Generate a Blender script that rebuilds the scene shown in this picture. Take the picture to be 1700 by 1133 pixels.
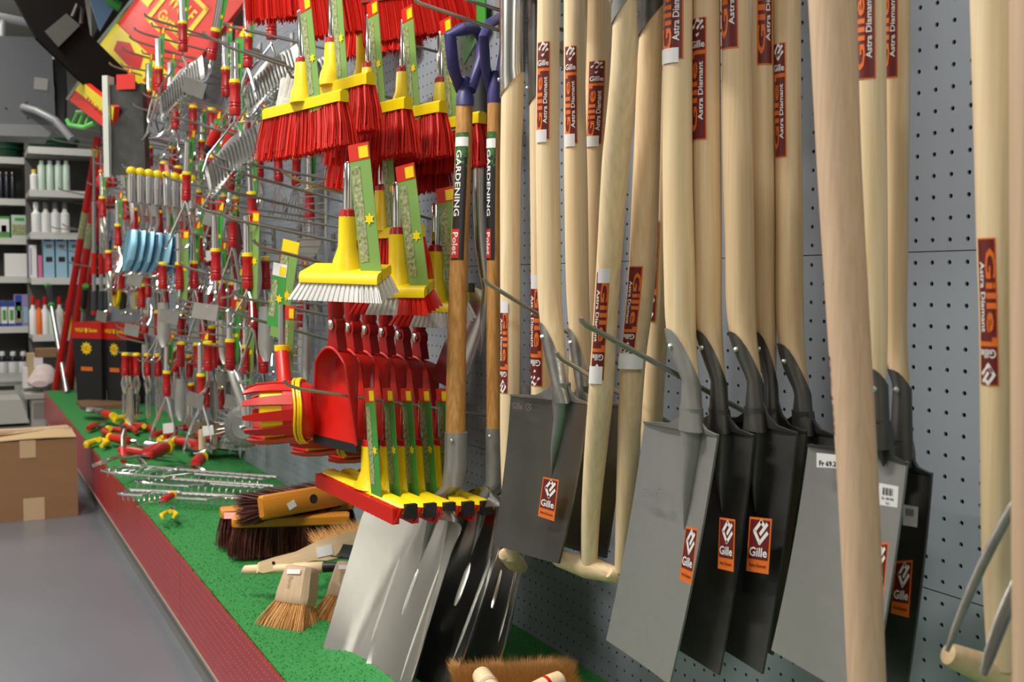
import bpy, bmesh, math, random
from mathutils import Vector as V, Matrix as M4
R = random.Random(7)
S = bpy.context.scene
COL = S.collection
for o in list(bpy.data.objects): bpy.data.objects.remove(o)

# ---------------------------------------------------------------- camera, world, lights, exposure
CAMY, CAMZ, FPX = -1.02, 0.967, 1800.0
PHI, PIT = math.atan(923/1800), math.atan(96.5/1800)
FW = V((-math.cos(PHI)*math.cos(PIT), math.sin(PHI)*math.cos(PIT), -math.sin(PIT)))
RT = V((math.sin(PHI), math.cos(PHI), 0))
UP = RT.cross(FW)
CP = V((0, CAMY, CAMZ))
cd = bpy.data.cameras.new('camera'); cam = bpy.data.objects.new('camera', cd); COL.objects.link(cam)
cam.matrix_world = M4(((RT.x, UP.x, -FW.x, CP.x), (RT.y, UP.y, -FW.y, CP.y), (RT.z, UP.z, -FW.z, CP.z), (0, 0, 0, 1)))
cd.sensor_width = 36; cd.lens = FPX/1700*36; cd.clip_start = .02
cd.dof.use_dof = True; cd.dof.focus_distance = 1.75; cd.dof.aperture_fstop = 8.5
S.camera = cam
S.view_settings.view_transform = 'Standard'; S.view_settings.look = 'None'
S.view_settings.gamma = 1; S.view_settings.exposure = 0.3; S.view_settings.use_curve_mapping = False
w = bpy.data.worlds.new('world'); S.world = w; w.use_nodes = True
w.node_tree.nodes['Background'].inputs[0].default_value = (.9, .95, 1, 1)
w.node_tree.nodes['Background'].inputs[1].default_value = .14
LIGHTS = [(-1.9, -1.35, 60), (-4.6, -1.35, 36), (-7.4, -1.2, 30), (1.2, -1.35, 30), (-2.6, -3.4, 42), (-7.2, -3.6, 18)]
for i, (x, y, e) in enumerate(LIGHTS):
    l = bpy.data.lights.new('tube_light', 'AREA'); l.shape = 'RECTANGLE'; l.size = 1.25; l.size_y = .18
    l.energy = e; l.color = (1, .955, .87)
    a = bpy.data.objects.new('tube_light', l); COL.objects.link(a); a.location = (x, y, 2.83)

def ray(px, py): return FW*FPX + RT*(px-850) + UP*(566.5-py)
def P(px, py, o): d = ray(px, py); return CP + d*((-o-CAMY)/d.y)      # point seen at a pixel, o metres out from the tool wall
def PX(px, py, X): d = ray(px, py); return CP + d*(X/d.x)
def PH(px, py, z): d = ray(px, py); return CP + d*((z-CAMZ)/d.z)
def depth(p): return (p-CP).dot(FW)

# ---------------------------------------------------------------- materials
MT = {}
def mat(name, col, rough=.5, metal=0, noise=0, scale=(30, 30, 30), bump=0, spec=.5, trans=0, alpha=1, coat=0, col2=None, detail=4, emit=0):
    if name in MT: return MT[name]
    m = bpy.data.materials.new(name); m.use_nodes = True; nt = m.node_tree; b = nt.nodes['Principled BSDF']
    b.inputs['Base Color'].default_value = (*col, 1); b.inputs['Roughness'].default_value = rough
    b.inputs['Metallic'].default_value = metal; b.inputs['Specular IOR Level'].default_value = spec
    b.inputs['Transmission Weight'].default_value = trans; b.inputs['Alpha'].default_value = alpha
    b.inputs['Coat Weight'].default_value = coat
    if emit: b.inputs['Emission Color'].default_value = (*col, 1); b.inputs['Emission Strength'].default_value = emit
    if noise or bump or col2:
        tc = nt.nodes.new('ShaderNodeTexCoord'); mp = nt.nodes.new('ShaderNodeMapping'); nz = nt.nodes.new('ShaderNodeTexNoise')
        mp.inputs['Scale'].default_value = scale; nz.inputs['Scale'].default_value = 1; nz.inputs['Detail'].default_value = detail
        nt.links.new(tc.outputs['Object'], mp.inputs[0]); nt.links.new(mp.outputs[0], nz.inputs['Vector'])
        rp = nt.nodes.new('ShaderNodeValToRGB'); rp.color_ramp.elements[0].position = .3; rp.color_ramp.elements[1].position = .7
        c2 = col2 or tuple(c*(1-noise) for c in col)
        rp.color_ramp.elements[0].color = (*c2, 1); rp.color_ramp.elements[1].color = (*col, 1)
        nt.links.new(nz.outputs[0], rp.inputs[0]); nt.links.new(rp.outputs[0], b.inputs['Base Color'])
        if bump:
            bp = nt.nodes.new('ShaderNodeBump'); bp.inputs['Strength'].default_value = bump; bp.inputs['Distance'].default_value = .002
            nt.links.new(nz.outputs[0], bp.inputs['Height']); nt.links.new(bp.outputs[0], b.inputs['Normal'])
    MT[name] = m; return m
def lin(r, g, b): return tuple(((c/255)/12.92 if c <= 10 else ((c/255+.055)/1.055)**2.4) for c in (r, g, b))
def woodmat(name, c, c2, axis='z', fine=1.0):
    sc = {'z': (170*fine, 170*fine, 3.2), 'x': (3.2, 170*fine, 170*fine)}[axis]
    return mat(name, lin(*c), .52, 0, 0, sc, .12, .35, col2=lin(*c2), detail=5)
ASH = woodmat('ash_wood', (240, 220, 184), (224, 198, 154))
ASH2 = woodmat('ash_wood_warm', (234, 209, 172), (217, 187, 145))
BEECH = woodmat('beech_wood', (206, 180, 152), (192, 163, 134), fine=1.6)
BEECHX = woodmat('beech_wood_across', (238, 214, 176), (226, 196, 152), 'x')
OAK = woodmat('varnished_wood', (206, 156, 90), (168, 116, 56))
ORW = woodmat('orange_wood', (214, 140, 42), (196, 122, 30), 'x')
def M(n): return MT[n]
mat('steel', (.62, .62, .60), .3, 1, .25, (9, 9, 9), .05)
mat('steel_bright', (.8, .8, .79), .2, 1, .1, (14, 14, 14), .02)
mat('steel_scoop', (.86, .86, .84), .2, 1, .1, (9, 9, 9), .35)
mat('steel_dark', (.15, .148, .142), .34, .7, .35, (14, 14, 14), .06)
mat('steel_grey', lin(146, 146, 144), .42, .35, .06, (60, 60, 60), .08)
mat('steel_olive', (.2, .2, .18), .3, .85, .3, (10, 10, 10), .05)
mat('chrome', (.82, .83, .84), .12, 1)
mat('steel_forged', (.46, .46, .44), .3, .85, .35, (22, 22, 22), .9)
mat('rod', (.38, .37, .34), .34, .8)
mat('blue_steel', (.25, .5, .68), .25, .8)
mat('rivet', (.8, .8, .78), .25, 1)
mat('purple', lin(62, 60, 120), .42)
mat('rubber', (.05, .053, .06), .55)
mat('black', (.012, .012, .013), .45)
mat('matte_black', (.009, .008, .008), .9, spec=.08)
mat('red', lin(196, 26, 16), .38)
mat('red_dark', lin(170, 14, 16), .35)
mat('red_pan', lin(205, 30, 22), .38)
mat('red_pole', lin(190, 24, 18), .4)
mat('yellow', lin(247, 216, 12), .36)
mat('orange', lin(226, 110, 30), .5)
mat('maroon', lin(104, 24, 26), .45)
mat('white', (.82, .82, .82), .5)
mat('cream', lin(236, 226, 200), .5)
mat('label_white', (.75, .75, .77), .45)
mat('green', lin(60, 150, 60), .45)
mat('green_light', lin(124, 164, 84), .45)
mat('green_dark', lin(18, 66, 44), .5)
mat('leaf_print', lin(70, 140, 60), .5, 0, 0, (400, 400, 400), 0, col2=lin(14, 50, 22))
mat('photo_print', lin(190, 190, 150), .4, 0, 0, (150, 150, 150), 0, col2=lin(90, 110, 60))
mat('red_print', lin(214, 42, 30), .4)
mat('clear', (.92, .97, .95), .12, trans=.75, alpha=.55)
mat('bristle_red', lin(224, 34, 18), .45)
mat('bristle_white', (.8, .8, .78), .5)
mat('bristle_dark', lin(112, 44, 36), .55, 0, 0, (200, 200, 200), 0, col2=lin(46, 24, 20))
mat('bristle_coco', lin(226, 172, 104), .6, 0, 0, (300, 300, 60), 0, col2=lin(186, 130, 68))
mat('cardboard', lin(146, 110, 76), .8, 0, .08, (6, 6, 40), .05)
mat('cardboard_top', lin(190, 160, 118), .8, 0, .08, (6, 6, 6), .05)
mat('tape', lin(196, 170, 132), .25, coat=.4)
mat('shelf_grey', lin(176, 176, 172), .5)
mat('shelf_back', lin(92, 92, 88), .6)
mat('pale_blue', lin(150, 190, 212), .5)
mat('cast', (.24, .24, .23), .5, .5, .3, (90, 90, 90), .2)
mat('price', (.85, .85, .86), .5)

# ---------------------------------------------------------------- mesh helpers
MW = {}
ORD = ['frontmost', 'second', 'third', 'fourth', 'fifth', 'sixth', 'seventh', 'eighth', 'ninth', 'tenth', 'eleventh', 'twelfth', 'thirteenth', 'fourteenth', 'fifteenth', 'sixteenth', 'seventeenth', 'eighteenth', 'nineteenth', 'twentieth']+['%s lower' % w_ for w_ in ('next', 'second', 'third', 'fourth', 'fifth', 'sixth', 'seventh', 'eighth', 'ninth', 'tenth')]
class MB:
    def __init__(s): s.v = []; s.f = []
    def add(s, vs, fs): n = len(s.v); s.v += [tuple(v) for v in vs]; s.f += [tuple(i+n for i in f) for f in fs]; return s
    def box(s, c, sz, m=None):
        x, y, z = [a/2 for a in sz]
        vs = [V((i*x, j*y, k*z)) for i in (-1, 1) for j in (-1, 1) for k in (-1, 1)]
        if m is not None: vs = [m @ q for q in vs]
        return s.add([q+V(c) for q in vs], [(0, 1, 3, 2), (4, 6, 7, 5), (0, 4, 5, 1), (2, 3, 7, 6), (0, 2, 6, 4), (1, 5, 7, 3)])
    def rings(s, rs, cap=True, closed=False):
        n = len(rs[0]); vs = [q for r in rs for q in r]; fs = []
        for i in range(len(rs)-1+(1 if closed else 0)):
            a, b = i*n, ((i+1) % len(rs))*n
            for j in range(n): k = (j+1) % n; fs.append((a+j, a+k, b+k, b+j))
        if cap and not closed: fs += [tuple(range(n))[::-1], tuple(range((len(rs)-1)*n, len(rs)*n))]
        return s.add(vs, fs)
    def tube(s, pts, r, n=8, closed=False, flat=1.0, ref=None, cap=True):
        pts = [V(p) for p in pts]; k = len(pts); rs = []
        if not hasattr(r, '__len__'): r = [r]*k
        t0 = (pts[1]-pts[0]).normalized(); a = V(ref) if ref else (V((0, 0, 1)) if abs(t0.z) < .9 else V((1, 0, 0)))
        u = (a-t0*a.dot(t0)).normalized()
        for i, p in enumerate(pts):
            if closed: t = pts[(i+1) % k]-pts[i-1]
            else: t = pts[min(i+1, k-1)]-pts[max(i-1, 0)]
            t = t.normalized(); u = u-t*u.dot(t); u = u.normalized() if u.length > 1e-6 else t.orthogonal().normalized()
            w_ = t.cross(u)
            rs.append([p+(u*math.cos(q)+w_*math.sin(q)*flat)*r[i] for q in [2*math.pi*j/n for j in range(n)]])
        return s.rings(rs, cap, closed)
    def hloft(s, sec, n=14, cap=True):   # sections (centre, rx, ry) with horizontal rings
        return s.rings([[V(c)+V((math.cos(2*math.pi*j/n)*rx, math.sin(2*math.pi*j/n)*ry, 0)) for j in range(n)] for c, rx, ry in sec], cap)
    def prism(s, poly, a, b):            # poly: 3D points (or functions of them) ; extruded from +a to +b
        n = len(poly); p0 = [V(p)+V(a) for p in poly]; p1 = [V(p)+V(b) for p in poly]
        return s.add(p0+p1, [tuple(range(n))[::-1], tuple(range(n, 2*n))]+[(i, (i+1) % n, n+(i+1) % n, n+i) for i in range(n)])
    def sheet(s, g, th):                 # grid of points g[i][j], thickness vector th
        a, b = len(g), len(g[0]); top = [q for r in g for q in r]; bot = [V(q)+V(th) for q in top]; N = a*b; fs = []
        for i in range(a-1):
            for j in range(b-1):
                q = (i*b+j, i*b+j+1, (i+1)*b+j+1, (i+1)*b+j); fs += [q, tuple(x+N for x in q[::-1])]
        for i in range(a-1): fs += [(i*b, (i+1)*b, (i+1)*b+N, i*b+N), (i*b+b-1, i*b+b-1+N, (i+1)*b+b-1+N, (i+1)*b+b-1)]
        for j in range(b-1): fs += [(j, j+N, j+1+N, j+1), ((a-1)*b+j, (a-1)*b+j+1, (a-1)*b+j+1+N, (a-1)*b+j+N)]
        return s.add(top+bot, fs)
    def ball(s, c, r, n=8, m=5):
        c = V(c); r = V((r, r, r)) if not hasattr(r, '__len__') else V(r)
        s.rings([[c+V((r.x*math.sin(math.pi*(i+.02)/(m+.04))*math.cos(2*math.pi*j/n), r.y*math.sin(math.pi*(i+.02)/(m+.04))*math.sin(2*math.pi*j/n), r.z*math.cos(math.pi*i/m))) for j in range(n)] for i in range(m+1)])
        return s
    def lathe(s, prof, n=14, m=None):    # profile (r, z) about local z
        rs = [[V((r*math.cos(2*math.pi*j/n), r*math.sin(2*math.pi*j/n), z)) for j in range(n)] for r, z in prof]
        if m is not None: rs = [[m @ q for q in r] for r in rs]
        return s.rings(rs)
    def build(s, name, material, parent=None, local=False, sharp=40, flat=False, kind=None, label=None):
        vs = s.v
        if parent is not None and not local:
            inv = MW[parent.name].inverted(); vs = [inv @ V(v) for v in vs]
        me = bpy.data.meshes.new(name); me.from_pydata([tuple(v) for v in vs], [], s.f)
        bm = bmesh.new(); bm.from_mesh(me); bmesh.ops.recalc_face_normals(bm, faces=bm.faces); bm.to_mesh(me); bm.free()
        if not flat: me.shade_smooth(); me.set_sharp_from_angle(angle=math.radians(sharp))
        mm = M(material) if isinstance(material, str) else material
        me.materials.append(mm)
        o = bpy.data.objects.new(name, me); COL.objects.link(o)
        if parent is not None: o.parent = parent; MW[o.name] = MW[parent.name]
        else: MW[o.name] = M4.Identity(4)
        if kind: o['kind'] = kind
        if label: o['label'] = label
        return o
def tag(o, label, cat, group=None, kind=None):
    o['label'] = label; o['category'] = cat
    if group: o['group'] = group
    if kind: o['kind'] = kind
    return o
def struct(o): o['kind'] = 'structure'; return o
def thing(name, label, cat, m=None, group=None):
    o = bpy.data.objects.new(name, None); COL.objects.link(o); o.empty_display_size = .05
    m = M4.Identity(4) if m is None else (M4.Translation(m) if isinstance(m, (V, tuple)) else m)
    o.matrix_world = m; MW[o.name] = m.copy(); tag(o, label, cat, group); return o
def copy_tree(o, parent=None, m=None):
    c = o.copy(); COL.objects.link(c); c.parent = parent
    if parent is not None: c.matrix_parent_inverse = o.matrix_parent_inverse.copy(); c.matrix_basis = o.matrix_basis.copy()
    if m is not None: c.matrix_world = m; MW[c.name] = m
    for ch in list(o.children): copy_tree(ch, c)
    return c
def frame(p0, p1, up=(0, 0, 1), org=None):     # x along p0->p1, z near up
    x = (V(p1)-V(p0)).normalized(); z = V(up); y = z.cross(x).normalized(); z = x.cross(y)
    q = V(org) if org is not None else V(p0)
    return M4(((x.x, y.x, z.x, q.x), (x.y, y.y, z.y, q.y), (x.z, y.z, z.z, q.z), (0, 0, 0, 1)))
def Rz(a): return M4.Rotation(math.radians(a), 4, 'Z')
def Rx(a): return M4.Rotation(math.radians(a), 4, 'X')
def Ry(a): return M4.Rotation(math.radians(a), 4, 'Y')
def T(*p): return M4.Translation(p if len(p) == 3 else p[0])
def ends(x0, y0, x1, y1, L):     # a level thing of length L whose ends are seen at two pixels
    r0, r1 = ray(x0, y0), ray(x1, y1); k = r0.z/r1.z; s = L/(r1*k-r0).length; return CP+r0*s, CP+r1*(k*s)
def interp(tab, t):
    for i in range(len(tab)-1):
        if t <= tab[i+1][0] or i == len(tab)-2:
            a, b = tab[i], tab[i+1]; k = (t-a[0])/(b[0]-a[0]); return [a[j]+(b[j]-a[j])*k for j in range(1, len(a))]

# ---------------------------------------------------------------- flat print: text and labels
TX = {}
def text2d(t, bold=.02):
    if t in TX: return TX[t]
    c = bpy.data.curves.new('t', 'FONT'); c.body = t; c.size = 1; c.offset = bold; c.resolution_u = 2; c.fill_mode = 'FRONT'
    o = bpy.data.objects.new('t', c); COL.objects.link(o); dg = bpy.context.evaluated_depsgraph_get(); dg.update()
    me = bpy.data.meshes.new_from_object(o.evaluated_get(dg)); bm = bmesh.new(); bm.from_mesh(me)
    bmesh.ops.subdivide_edges(bm, edges=[e for e in bm.edges if e.calc_length() > .35], cuts=1, use_grid_fill=False)
    bmesh.ops.triangulate(bm, faces=bm.faces)
    vs = [(v.co.x, v.co.y) for v in bm.verts]; fs = [tuple(v.index for v in f.verts) for f in bm.faces]; bm.free()
    bpy.data.objects.remove(o); bpy.data.curves.remove(c); bpy.data.meshes.remove(me)
    x0, x1 = min(v[0] for v in vs), max(v[0] for v in vs); y0, y1 = min(v[1] for v in vs), max(v[1] for v in vs)
    vs = [((x-x0)/(x1-x0), (y-y0)/(y1-y0)) for x, y in vs]; TX[t] = (vs, fs, (x1-x0)/(y1-y0)); return TX[t]
# a print surface is f(s, t, lift) -> world point, s 0..1 left to right, t 0..1 top to bottom
def pr_rect(mb, f, s0, t0, s1, t1, lift, ns=6, nt=8):
    g = [[f(s0+(s1-s0)*i/ns, t0+(t1-t0)*j/nt, lift) for i in range(ns+1)] for j in range(nt+1)]
    vs = [q for r in g for q in r]; fs = [(j*(ns+1)+i, j*(ns+1)+i+1, (j+1)*(ns+1)+i+1, (j+1)*(ns+1)+i) for j in range(nt) for i in range(ns)]
    mb.add(vs, fs)
def pr_text(mb, f, t, s0, t0, s1, t1, lift, rot=0):   # fills the rect; rot 90: reads bottom to top, -90: top to bottom
    vs, fs, _ = text2d(t); o = []
    for x, y in vs:
        if rot == 0: a, b = x, 1-y
        elif rot == 90: a, b = 1-y, 1-x
        elif rot == 180: a, b = 1-x, y
        else: a, b = y, x
        o.append(f(s0+(s1-s0)*a, t0+(t1-t0)*b, lift))
    mb.add(o, fs)
def pr_strokes(mb, f, lines, s0, t0, s1, t1, lift, w_):
    for ln in lines:
        for (x0, y0), (x1, y1) in zip(ln[:-1], ln[1:]):
            L = math.hypot(x1-x0, y1-y0); nx, ny = -(y1-y0)/L*w_/2, (x1-x0)/L*w_/2; ex, ey = (x1-x0)/L*w_*.3, (y1-y0)/L*w_*.3
            q = [(x0+nx-ex, y0+ny-ey), (x0-nx-ex, y0-ny-ey), (x1-nx+ex, y1-ny+ey), (x1+nx+ex, y1+ny+ey)]
            mb.add([f(s0+(s1-s0)*a, t0+(t1-t0)*b, lift) for a, b in q], [(0, 1, 2, 3)])
LOGO = [[(.52, .02), (.12, .43), (.5, .9), (.95, .47)], [(.9, .12), (.52, .52)], [(.52, .02), (.68, .14)]]
def flat(c, off=(0, -.0012, 0)):   # print surface on four corners TL TR BR BL
    c = [V(q) for q in c]; n = (c[1]-c[0]).cross(c[3]-c[0]).normalized()
    if n.dot(CP-c[0]) < 0: n = -n
    def f(s, t, l): return c[0].lerp(c[1], s).lerp(c[3].lerp(c[2], s), t)+n*(.0012+l)
    return f
ASH3 = woodmat('ash_wood_grained', (236, 212, 176), (206, 172, 128), fine=.55)
def wrap(path, t0, t1, a0, a1, lift0=.0006):   # print surface round a handle: path(t)->(centre, r)
    cm = path((t0+t1)/2)[0]; base = math.atan2(CP.x-cm.x, -(CP.y-cm.y))
    def f(s, t, l):
        c, r = path(t0+(t1-t0)*t); a = base+a0+(a1-a0)*s; r += lift0+l
        return c+V((math.sin(a)*r, -math.cos(a)*r, 0))
    return f
def handle_label(parent, f, flip=False, tagged=True):
    F = (lambda s, t, l: f(1-s, 1-t, l)) if flip else f
    a = MB(); pr_rect(a, F, 0, 0, 1, 1, 0); o = a.build('sticker', 'orange', parent, label='orange and maroon paper sticker')
    b = MB(); pr_rect(b, F, .05, .008, .93, .265, .0003); pr_rect(b, F, .3, .30, .93, .99, .0003); pr_rect(b, F, .07, .33, .3, .99, .00025); b.build('print', 'maroon', o)
    c = MB(); pr_text(c, F, 'Gille', .04, .36, .52, .93, .0007, 90); c.build('lettering', 'orange', o)
    c = MB(); pr_strokes(c, F, LOGO, .12, .01, .85, .155, .0006, .17); pr_text(c, F, 'Gille', .1, .185, .9, .245, .0006)
    pr_text(c, F, 'Astra Diamant', .56, .36, .82, .84, .0007, 90); c.build('lettering', 'white', o)
    if tagged:
        c = MB(); pr_rect(c, F, 0, .9, .8, 1.03, .0012, 4, 3); c.build('price_tag', 'label_white', o)
def blade_label(parent, c, words='Gille', round_=False):
    f = flat(c)
    a = MB(); pr_rect(a, f, 0, 0, 1, 1, 0, 2, 2); o = a.build('sticker', 'orange', parent, label='orange and maroon paper sticker')
    b = MB(); pr_rect(b, f, .06, .04, .93, .76, .0004, 2, 2); b.build('print', 'maroon', o)
    b = MB(); pr_strokes(b, f, LOGO, .2, .06, .88, .5, .0008, .17); pr_text(b, f, words, .1, .54, .9, .71, .0008); b.build('lettering', 'white', o)
    b = MB(); pr_text(b, f, 'Astra Diamant', .12, .84, .88, .9, .0006); b.build('lettering', 'maroon', o)

# ---------------------------------------------------------------- structure
H0 = .256     # top of the display base
XEND, XNEAR = -7.75, 1.2
def slab(name, x0, x1, y0, y1, z0, z1, m, parent=None):
    return MB().box(((x0+x1)/2, (y0+y1)/2, (z0+z1)/2), (x1-x0, y1-y0, z1-z0)).build(name, m, parent, flat=True)
mat('floor_paint', lin(110, 112, 120), .3, 0, .14, (2.2, 2.2, 2.2), .04, detail=8)
mat('plaster', lin(206, 204, 196), .8, 0, .06, (3, 3, 3), .05)
mat('ceiling_tile', lin(222, 222, 218), .8)
struct(slab('floor', -10.2, 2.4, -4.6, .06, -.05, 0, 'floor_paint'))
struct(slab('ceiling', -10.2, 2.4, -4.6, .06, 3.0, 3.05, 'ceiling_tile'))
struct(slab('wall_back', -10.2, -10.1, -4.6, .06, 0, 3, 'plaster'))
struct(slab('wall_front', 2.3, 2.4, -4.6, .06, 0, 3, 'plaster'))
struct(slab('wall_left', -10.2, 2.4, -4.6, -4.5, 0, 3, 'plaster'))
wr = struct(slab('wall_right', -10.2, 2.4, .045, .12, 0, 3, mat('wall_behind', (.02, .02, .022), .8)))
mat('pegboard', lin(140, 147, 158), .62, 0, .04, (3, 3, 3), .02, spec=.3)
# one pegboard panel, 1.0 m x 0.4 m, with real holes on a 25 mm pitch
def peg_mesh(nx, nz, n=8, r=.0029, p=.025):
    mb = MB(); h = p/2
    for i in range(nx):
        for k in range(nz):
            cx, cz = (i+.5)*p, (k+.5)*p; vs = []
            for j in range(n):
                a = 2*math.pi*(j+.5)/n; ca, sa = math.cos(a), math.sin(a); m = h/max(abs(ca), abs(sa))
                vs += [(cx+ca*r, 0, cz+sa*r), (cx+ca*m, 0, cz+sa*m), (cx+ca*r, .003, cz+sa*r)]
            fs = []
            for j in range(n):
                q = (j+1) % n; fs += [(3*j, 3*j+1, 3*q+1, 3*q), (3*j+2, 3*j, 3*q, 3*q+2)]
            for a, b in ((0, 0), (1, 0), (1, 1), (0, 1)): vs.append((cx+(2*a-1)*h, 0, cz+(2*b-1)*h))
            # corners: fill between the two rim points beside each corner
            fs += [(3*0+1, 26, 3*1+1), (3*2+1, 27, 3*3+1), (3*4+1, 24, 3*5+1), (3*6+1, 25, 3*7+1)]
            mb.add(vs, fs)
    return mb
q0 = P(1573.5, 542, 0)
PX0 = (q0.x % .025)-.0125; PZ0 = (q0.z % .025)-.0125
pm = None
for k in range(6):
    for i in range(-9, 1):
        x, z = i*1.0+PX0, PZ0+.2+k*.4
        if pm is None: pm = peg_mesh(40, 16).build('pegboard_panel', 'pegboard', wr, flat=True); o = pm
        else: o = pm.copy(); COL.objects.link(o)
        o.location = (x+.0005, -.0002*((i+k) % 2), z)
        o.scale = (.9985, 1, .997)
# display base: red perforated kick panels on a grey plinth, steel deck
db = thing('display_stand', 'long low display base with red perforated front under the tool wall', 'display base', (0, 0, 0))
YF = -.514
slab('deck', XEND, XNEAR, YF+.004, -.004, H0-.03, H0-.004, 'shelf_grey', db)
slab('plinth', XEND, XNEAR, YF+.006, YF+.03, 0, .075, mat('plinth_grey', lin(122, 122, 120), .5), db)
slab('edge_trim', XEND, XNEAR, YF-.006, YF+.004, .068, .075, mat('trim_metal', lin(150, 140, 128), .4), db)
slab('end_panel', XEND-.01, XEND, YF, -.004, 0, H0-.004, 'shelf_grey', db)
rk = bpy.data.materials.new('red_perforated'); rk.use_nodes = True; nt = rk.node_tree; b = nt.nodes['Principled BSDF']; MT['red_perforated'] = rk
b.inputs['Roughness'].default_value = .32
tc = nt.nodes.new('ShaderNodeTexCoord'); mp = nt.nodes.new('ShaderNodeMapping'); mp.inputs['Scale'].default_value = (50, 1, 50)
fr = nt.nodes.new('ShaderNodeVectorMath'); fr.operation = 'FRACTION'; sb = nt.nodes.new('ShaderNodeVectorMath'); sb.operation = 'SUBTRACT'; sb.inputs[1].default_value = (.5, 0, .5)
ml = nt.nodes.new('ShaderNodeVectorMath'); ml.operation = 'MULTIPLY'; ml.inputs[1].default_value = (1, 0, 1)
ln = nt.nodes.new('ShaderNodeVectorMath'); ln.operation = 'LENGTH'; lt = nt.nodes.new('ShaderNodeMath'); lt.operation = 'LESS_THAN'; lt.inputs[1].default_value = .11
mx = nt.nodes.new('ShaderNodeMix'); mx.data_type = 'RGBA'; mx.inputs[6].default_value = (*lin(172, 36, 46), 1); mx.inputs[7].default_value = (*lin(196, 150, 110), 1)
for a, c in ((tc.outputs['Object'], mp.inputs[0]), (mp.outputs[0], fr.inputs[0]), (fr.outputs[0], sb.inputs[0]), (sb.outputs[0], ml.inputs[0]), (ml.outputs[0], ln.inputs[0]), (ln.outputs['Value'], lt.inputs[0]), (lt.outputs[0], mx.inputs[0]), (mx.outputs[2], b.inputs['Base Color'])): nt.links.new(a, c)
xk = PH(290, 960, .2).x
k = -8
for i in range(9):
    x0 = xk+(i-6)*1.25; x1 = x0+1.247
    x0, x1 = max(x0, XEND), min(x1, XNEAR)
    if x1 > x0+.05: slab('kick_panel', x0, x1, YF-.003, YF+.002, .075, H0-.001, 'red_perforated', db)
# green artificial grass mat
mat('turf', lin(44, 132, 62), .9, 0, 0, (90, 90, 90), .1, col2=lin(36, 120, 54), detail=8)
gm = tag(MB().box(((XEND+XNEAR)/2, -.256, H0-.002), (XNEAR-XEND-.01, .509, .004)).build('grass_mat', 'turf', flat=True), 'green artificial grass mat covering the display base', 'grass mat')
mb = MB(); mat('turf_blade', lin(46, 136, 64), .8)
for i in range(34000):
    x = -5.2+5.2*(R.random()**.8) if R.random() < .8 else -R.random()*2.8
    y = -.512+.508*R.random(); z = H0; h = .002+.002*R.random(); a = R.random()*6.28; dx, dy = math.cos(a)*.0012, math.sin(a)*.0012
    tx, ty = (R.random()-.5)*.008, (R.random()-.5)*.008
    if R.random() < .05: y = -.513; ty = -.004
    mb.add([(x-dx, y-dy, z), (x+dx, y+dy, z), (x+tx, y+ty, z+h)], [(0, 1, 2)])
me = bpy.data.meshes.new('grass_pile'); me.from_pydata(mb.v, [], mb.f); me.materials.append(M('turf_blade'))
go = bpy.data.objects.new('grass_pile', me); COL.objects.link(go); go.parent = gm; go['kind'] = 'stuff'
# ceiling tube fixtures
fx = None
for i, (x, y, e) in enumerate(LIGHTS):
    t = thing('ceiling_light', 'white fluorescent ceiling fixture %s' % ('just ahead of the camera', 'over the hanging tools', 'over the far end of the aisle', 'behind the camera', 'over the next aisle, nearer', 'over the next aisle, farther')[i], 'ceiling light', (x, y, 2.9), 'ceiling tube fixtures')
    slab('housing', x-.66, x+.66, y-.11, y+.11, 2.86, 3.0, 'white', t)
# ---------------------------------------------------------------- long handled tools
def hpath(pts, o):     # (px, py, width px) -> world centre + radius ; o may be a (top, bottom) pair
    ys = [p[1] for p in pts]; a, b = (o, o) if not isinstance(o, tuple) else o
    out = []
    for px, py, w_ in pts:
        k = (py-ys[0])/(ys[-1]-ys[0]); c = P(px, py, a+(b-a)*k); out.append((c, w_*depth(c)/FPX/2))
    return out
def smooth(path, n):
    out = []
    k = len(path)-1
    for i in range(n+1):
        u = i/n*k; j = min(int(u), k-1); f = u-j
        c0, c1, c2, c3 = path[max(j-1, 0)], path[j], path[j+1], path[min(j+2, k)]
        def cr(a, b, c, d): return b*.5*2+(c-a)*.5*f+(a*2-b*5+c*4-d)*.5*f*f+(b*3-a-c*3+d)*.5*f**3
        out.append((cr(c0[0], c1[0], c2[0], c3[0]), cr(c0[1], c1[1], c2[1], c3[1])))
    return out
def pathf(path):
    zs = [c.z for c, r in path]
    def f(z):           # centre + radius at a height
        for i in range(len(zs)-1):
            if z >= zs[i+1] or i == len(zs)-2:
                k = (z-zs[i])/(zs[i+1]-zs[i]); return path[i][0].lerp(path[i+1][0], k), path[i][1]+(path[i+1][1]-path[i][1])*k
    return f
def handle_mesh(path, name, m, root, point=False, n=18):
    sm = smooth(path, 26); sec = [(c, r, r) for c, r in sm]
    return MB().hloft(sec, n).build(name, m, root)
def zpix(pf, px, py, o): return P(px, py, o).z
def hlab(root, pf, o, px, y0, y1, a0, a1, flip=False, tagged=True):
    z0, z1 = P(px, y0, o).z, P(px, y1, o).z
    handle_label(root, wrap(pf, z0, z1, math.radians(a0), math.radians(a1)), flip, tagged)
def tgrip(root, p0, p1, r, m='beech_wood_across', name='grip'):
    p0, p1 = V(p0), V(p1); prof = [(0, .42), (.01, .72), (.06, .86), (.25, .98), (.42, 1.12), (.5, 1.18), (.58, 1.12), (.75, .98), (.94, .84), (.99, .7), (1, .4)]
    pts = [p0.lerp(p1, t)+V((0, 0, .012*(1-abs(2*t-1)**1.5)*0)) for t, k in prof]
    return MB().tube(pts, [r*k for t, k in prof], 16).build(name, m, root)

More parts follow.
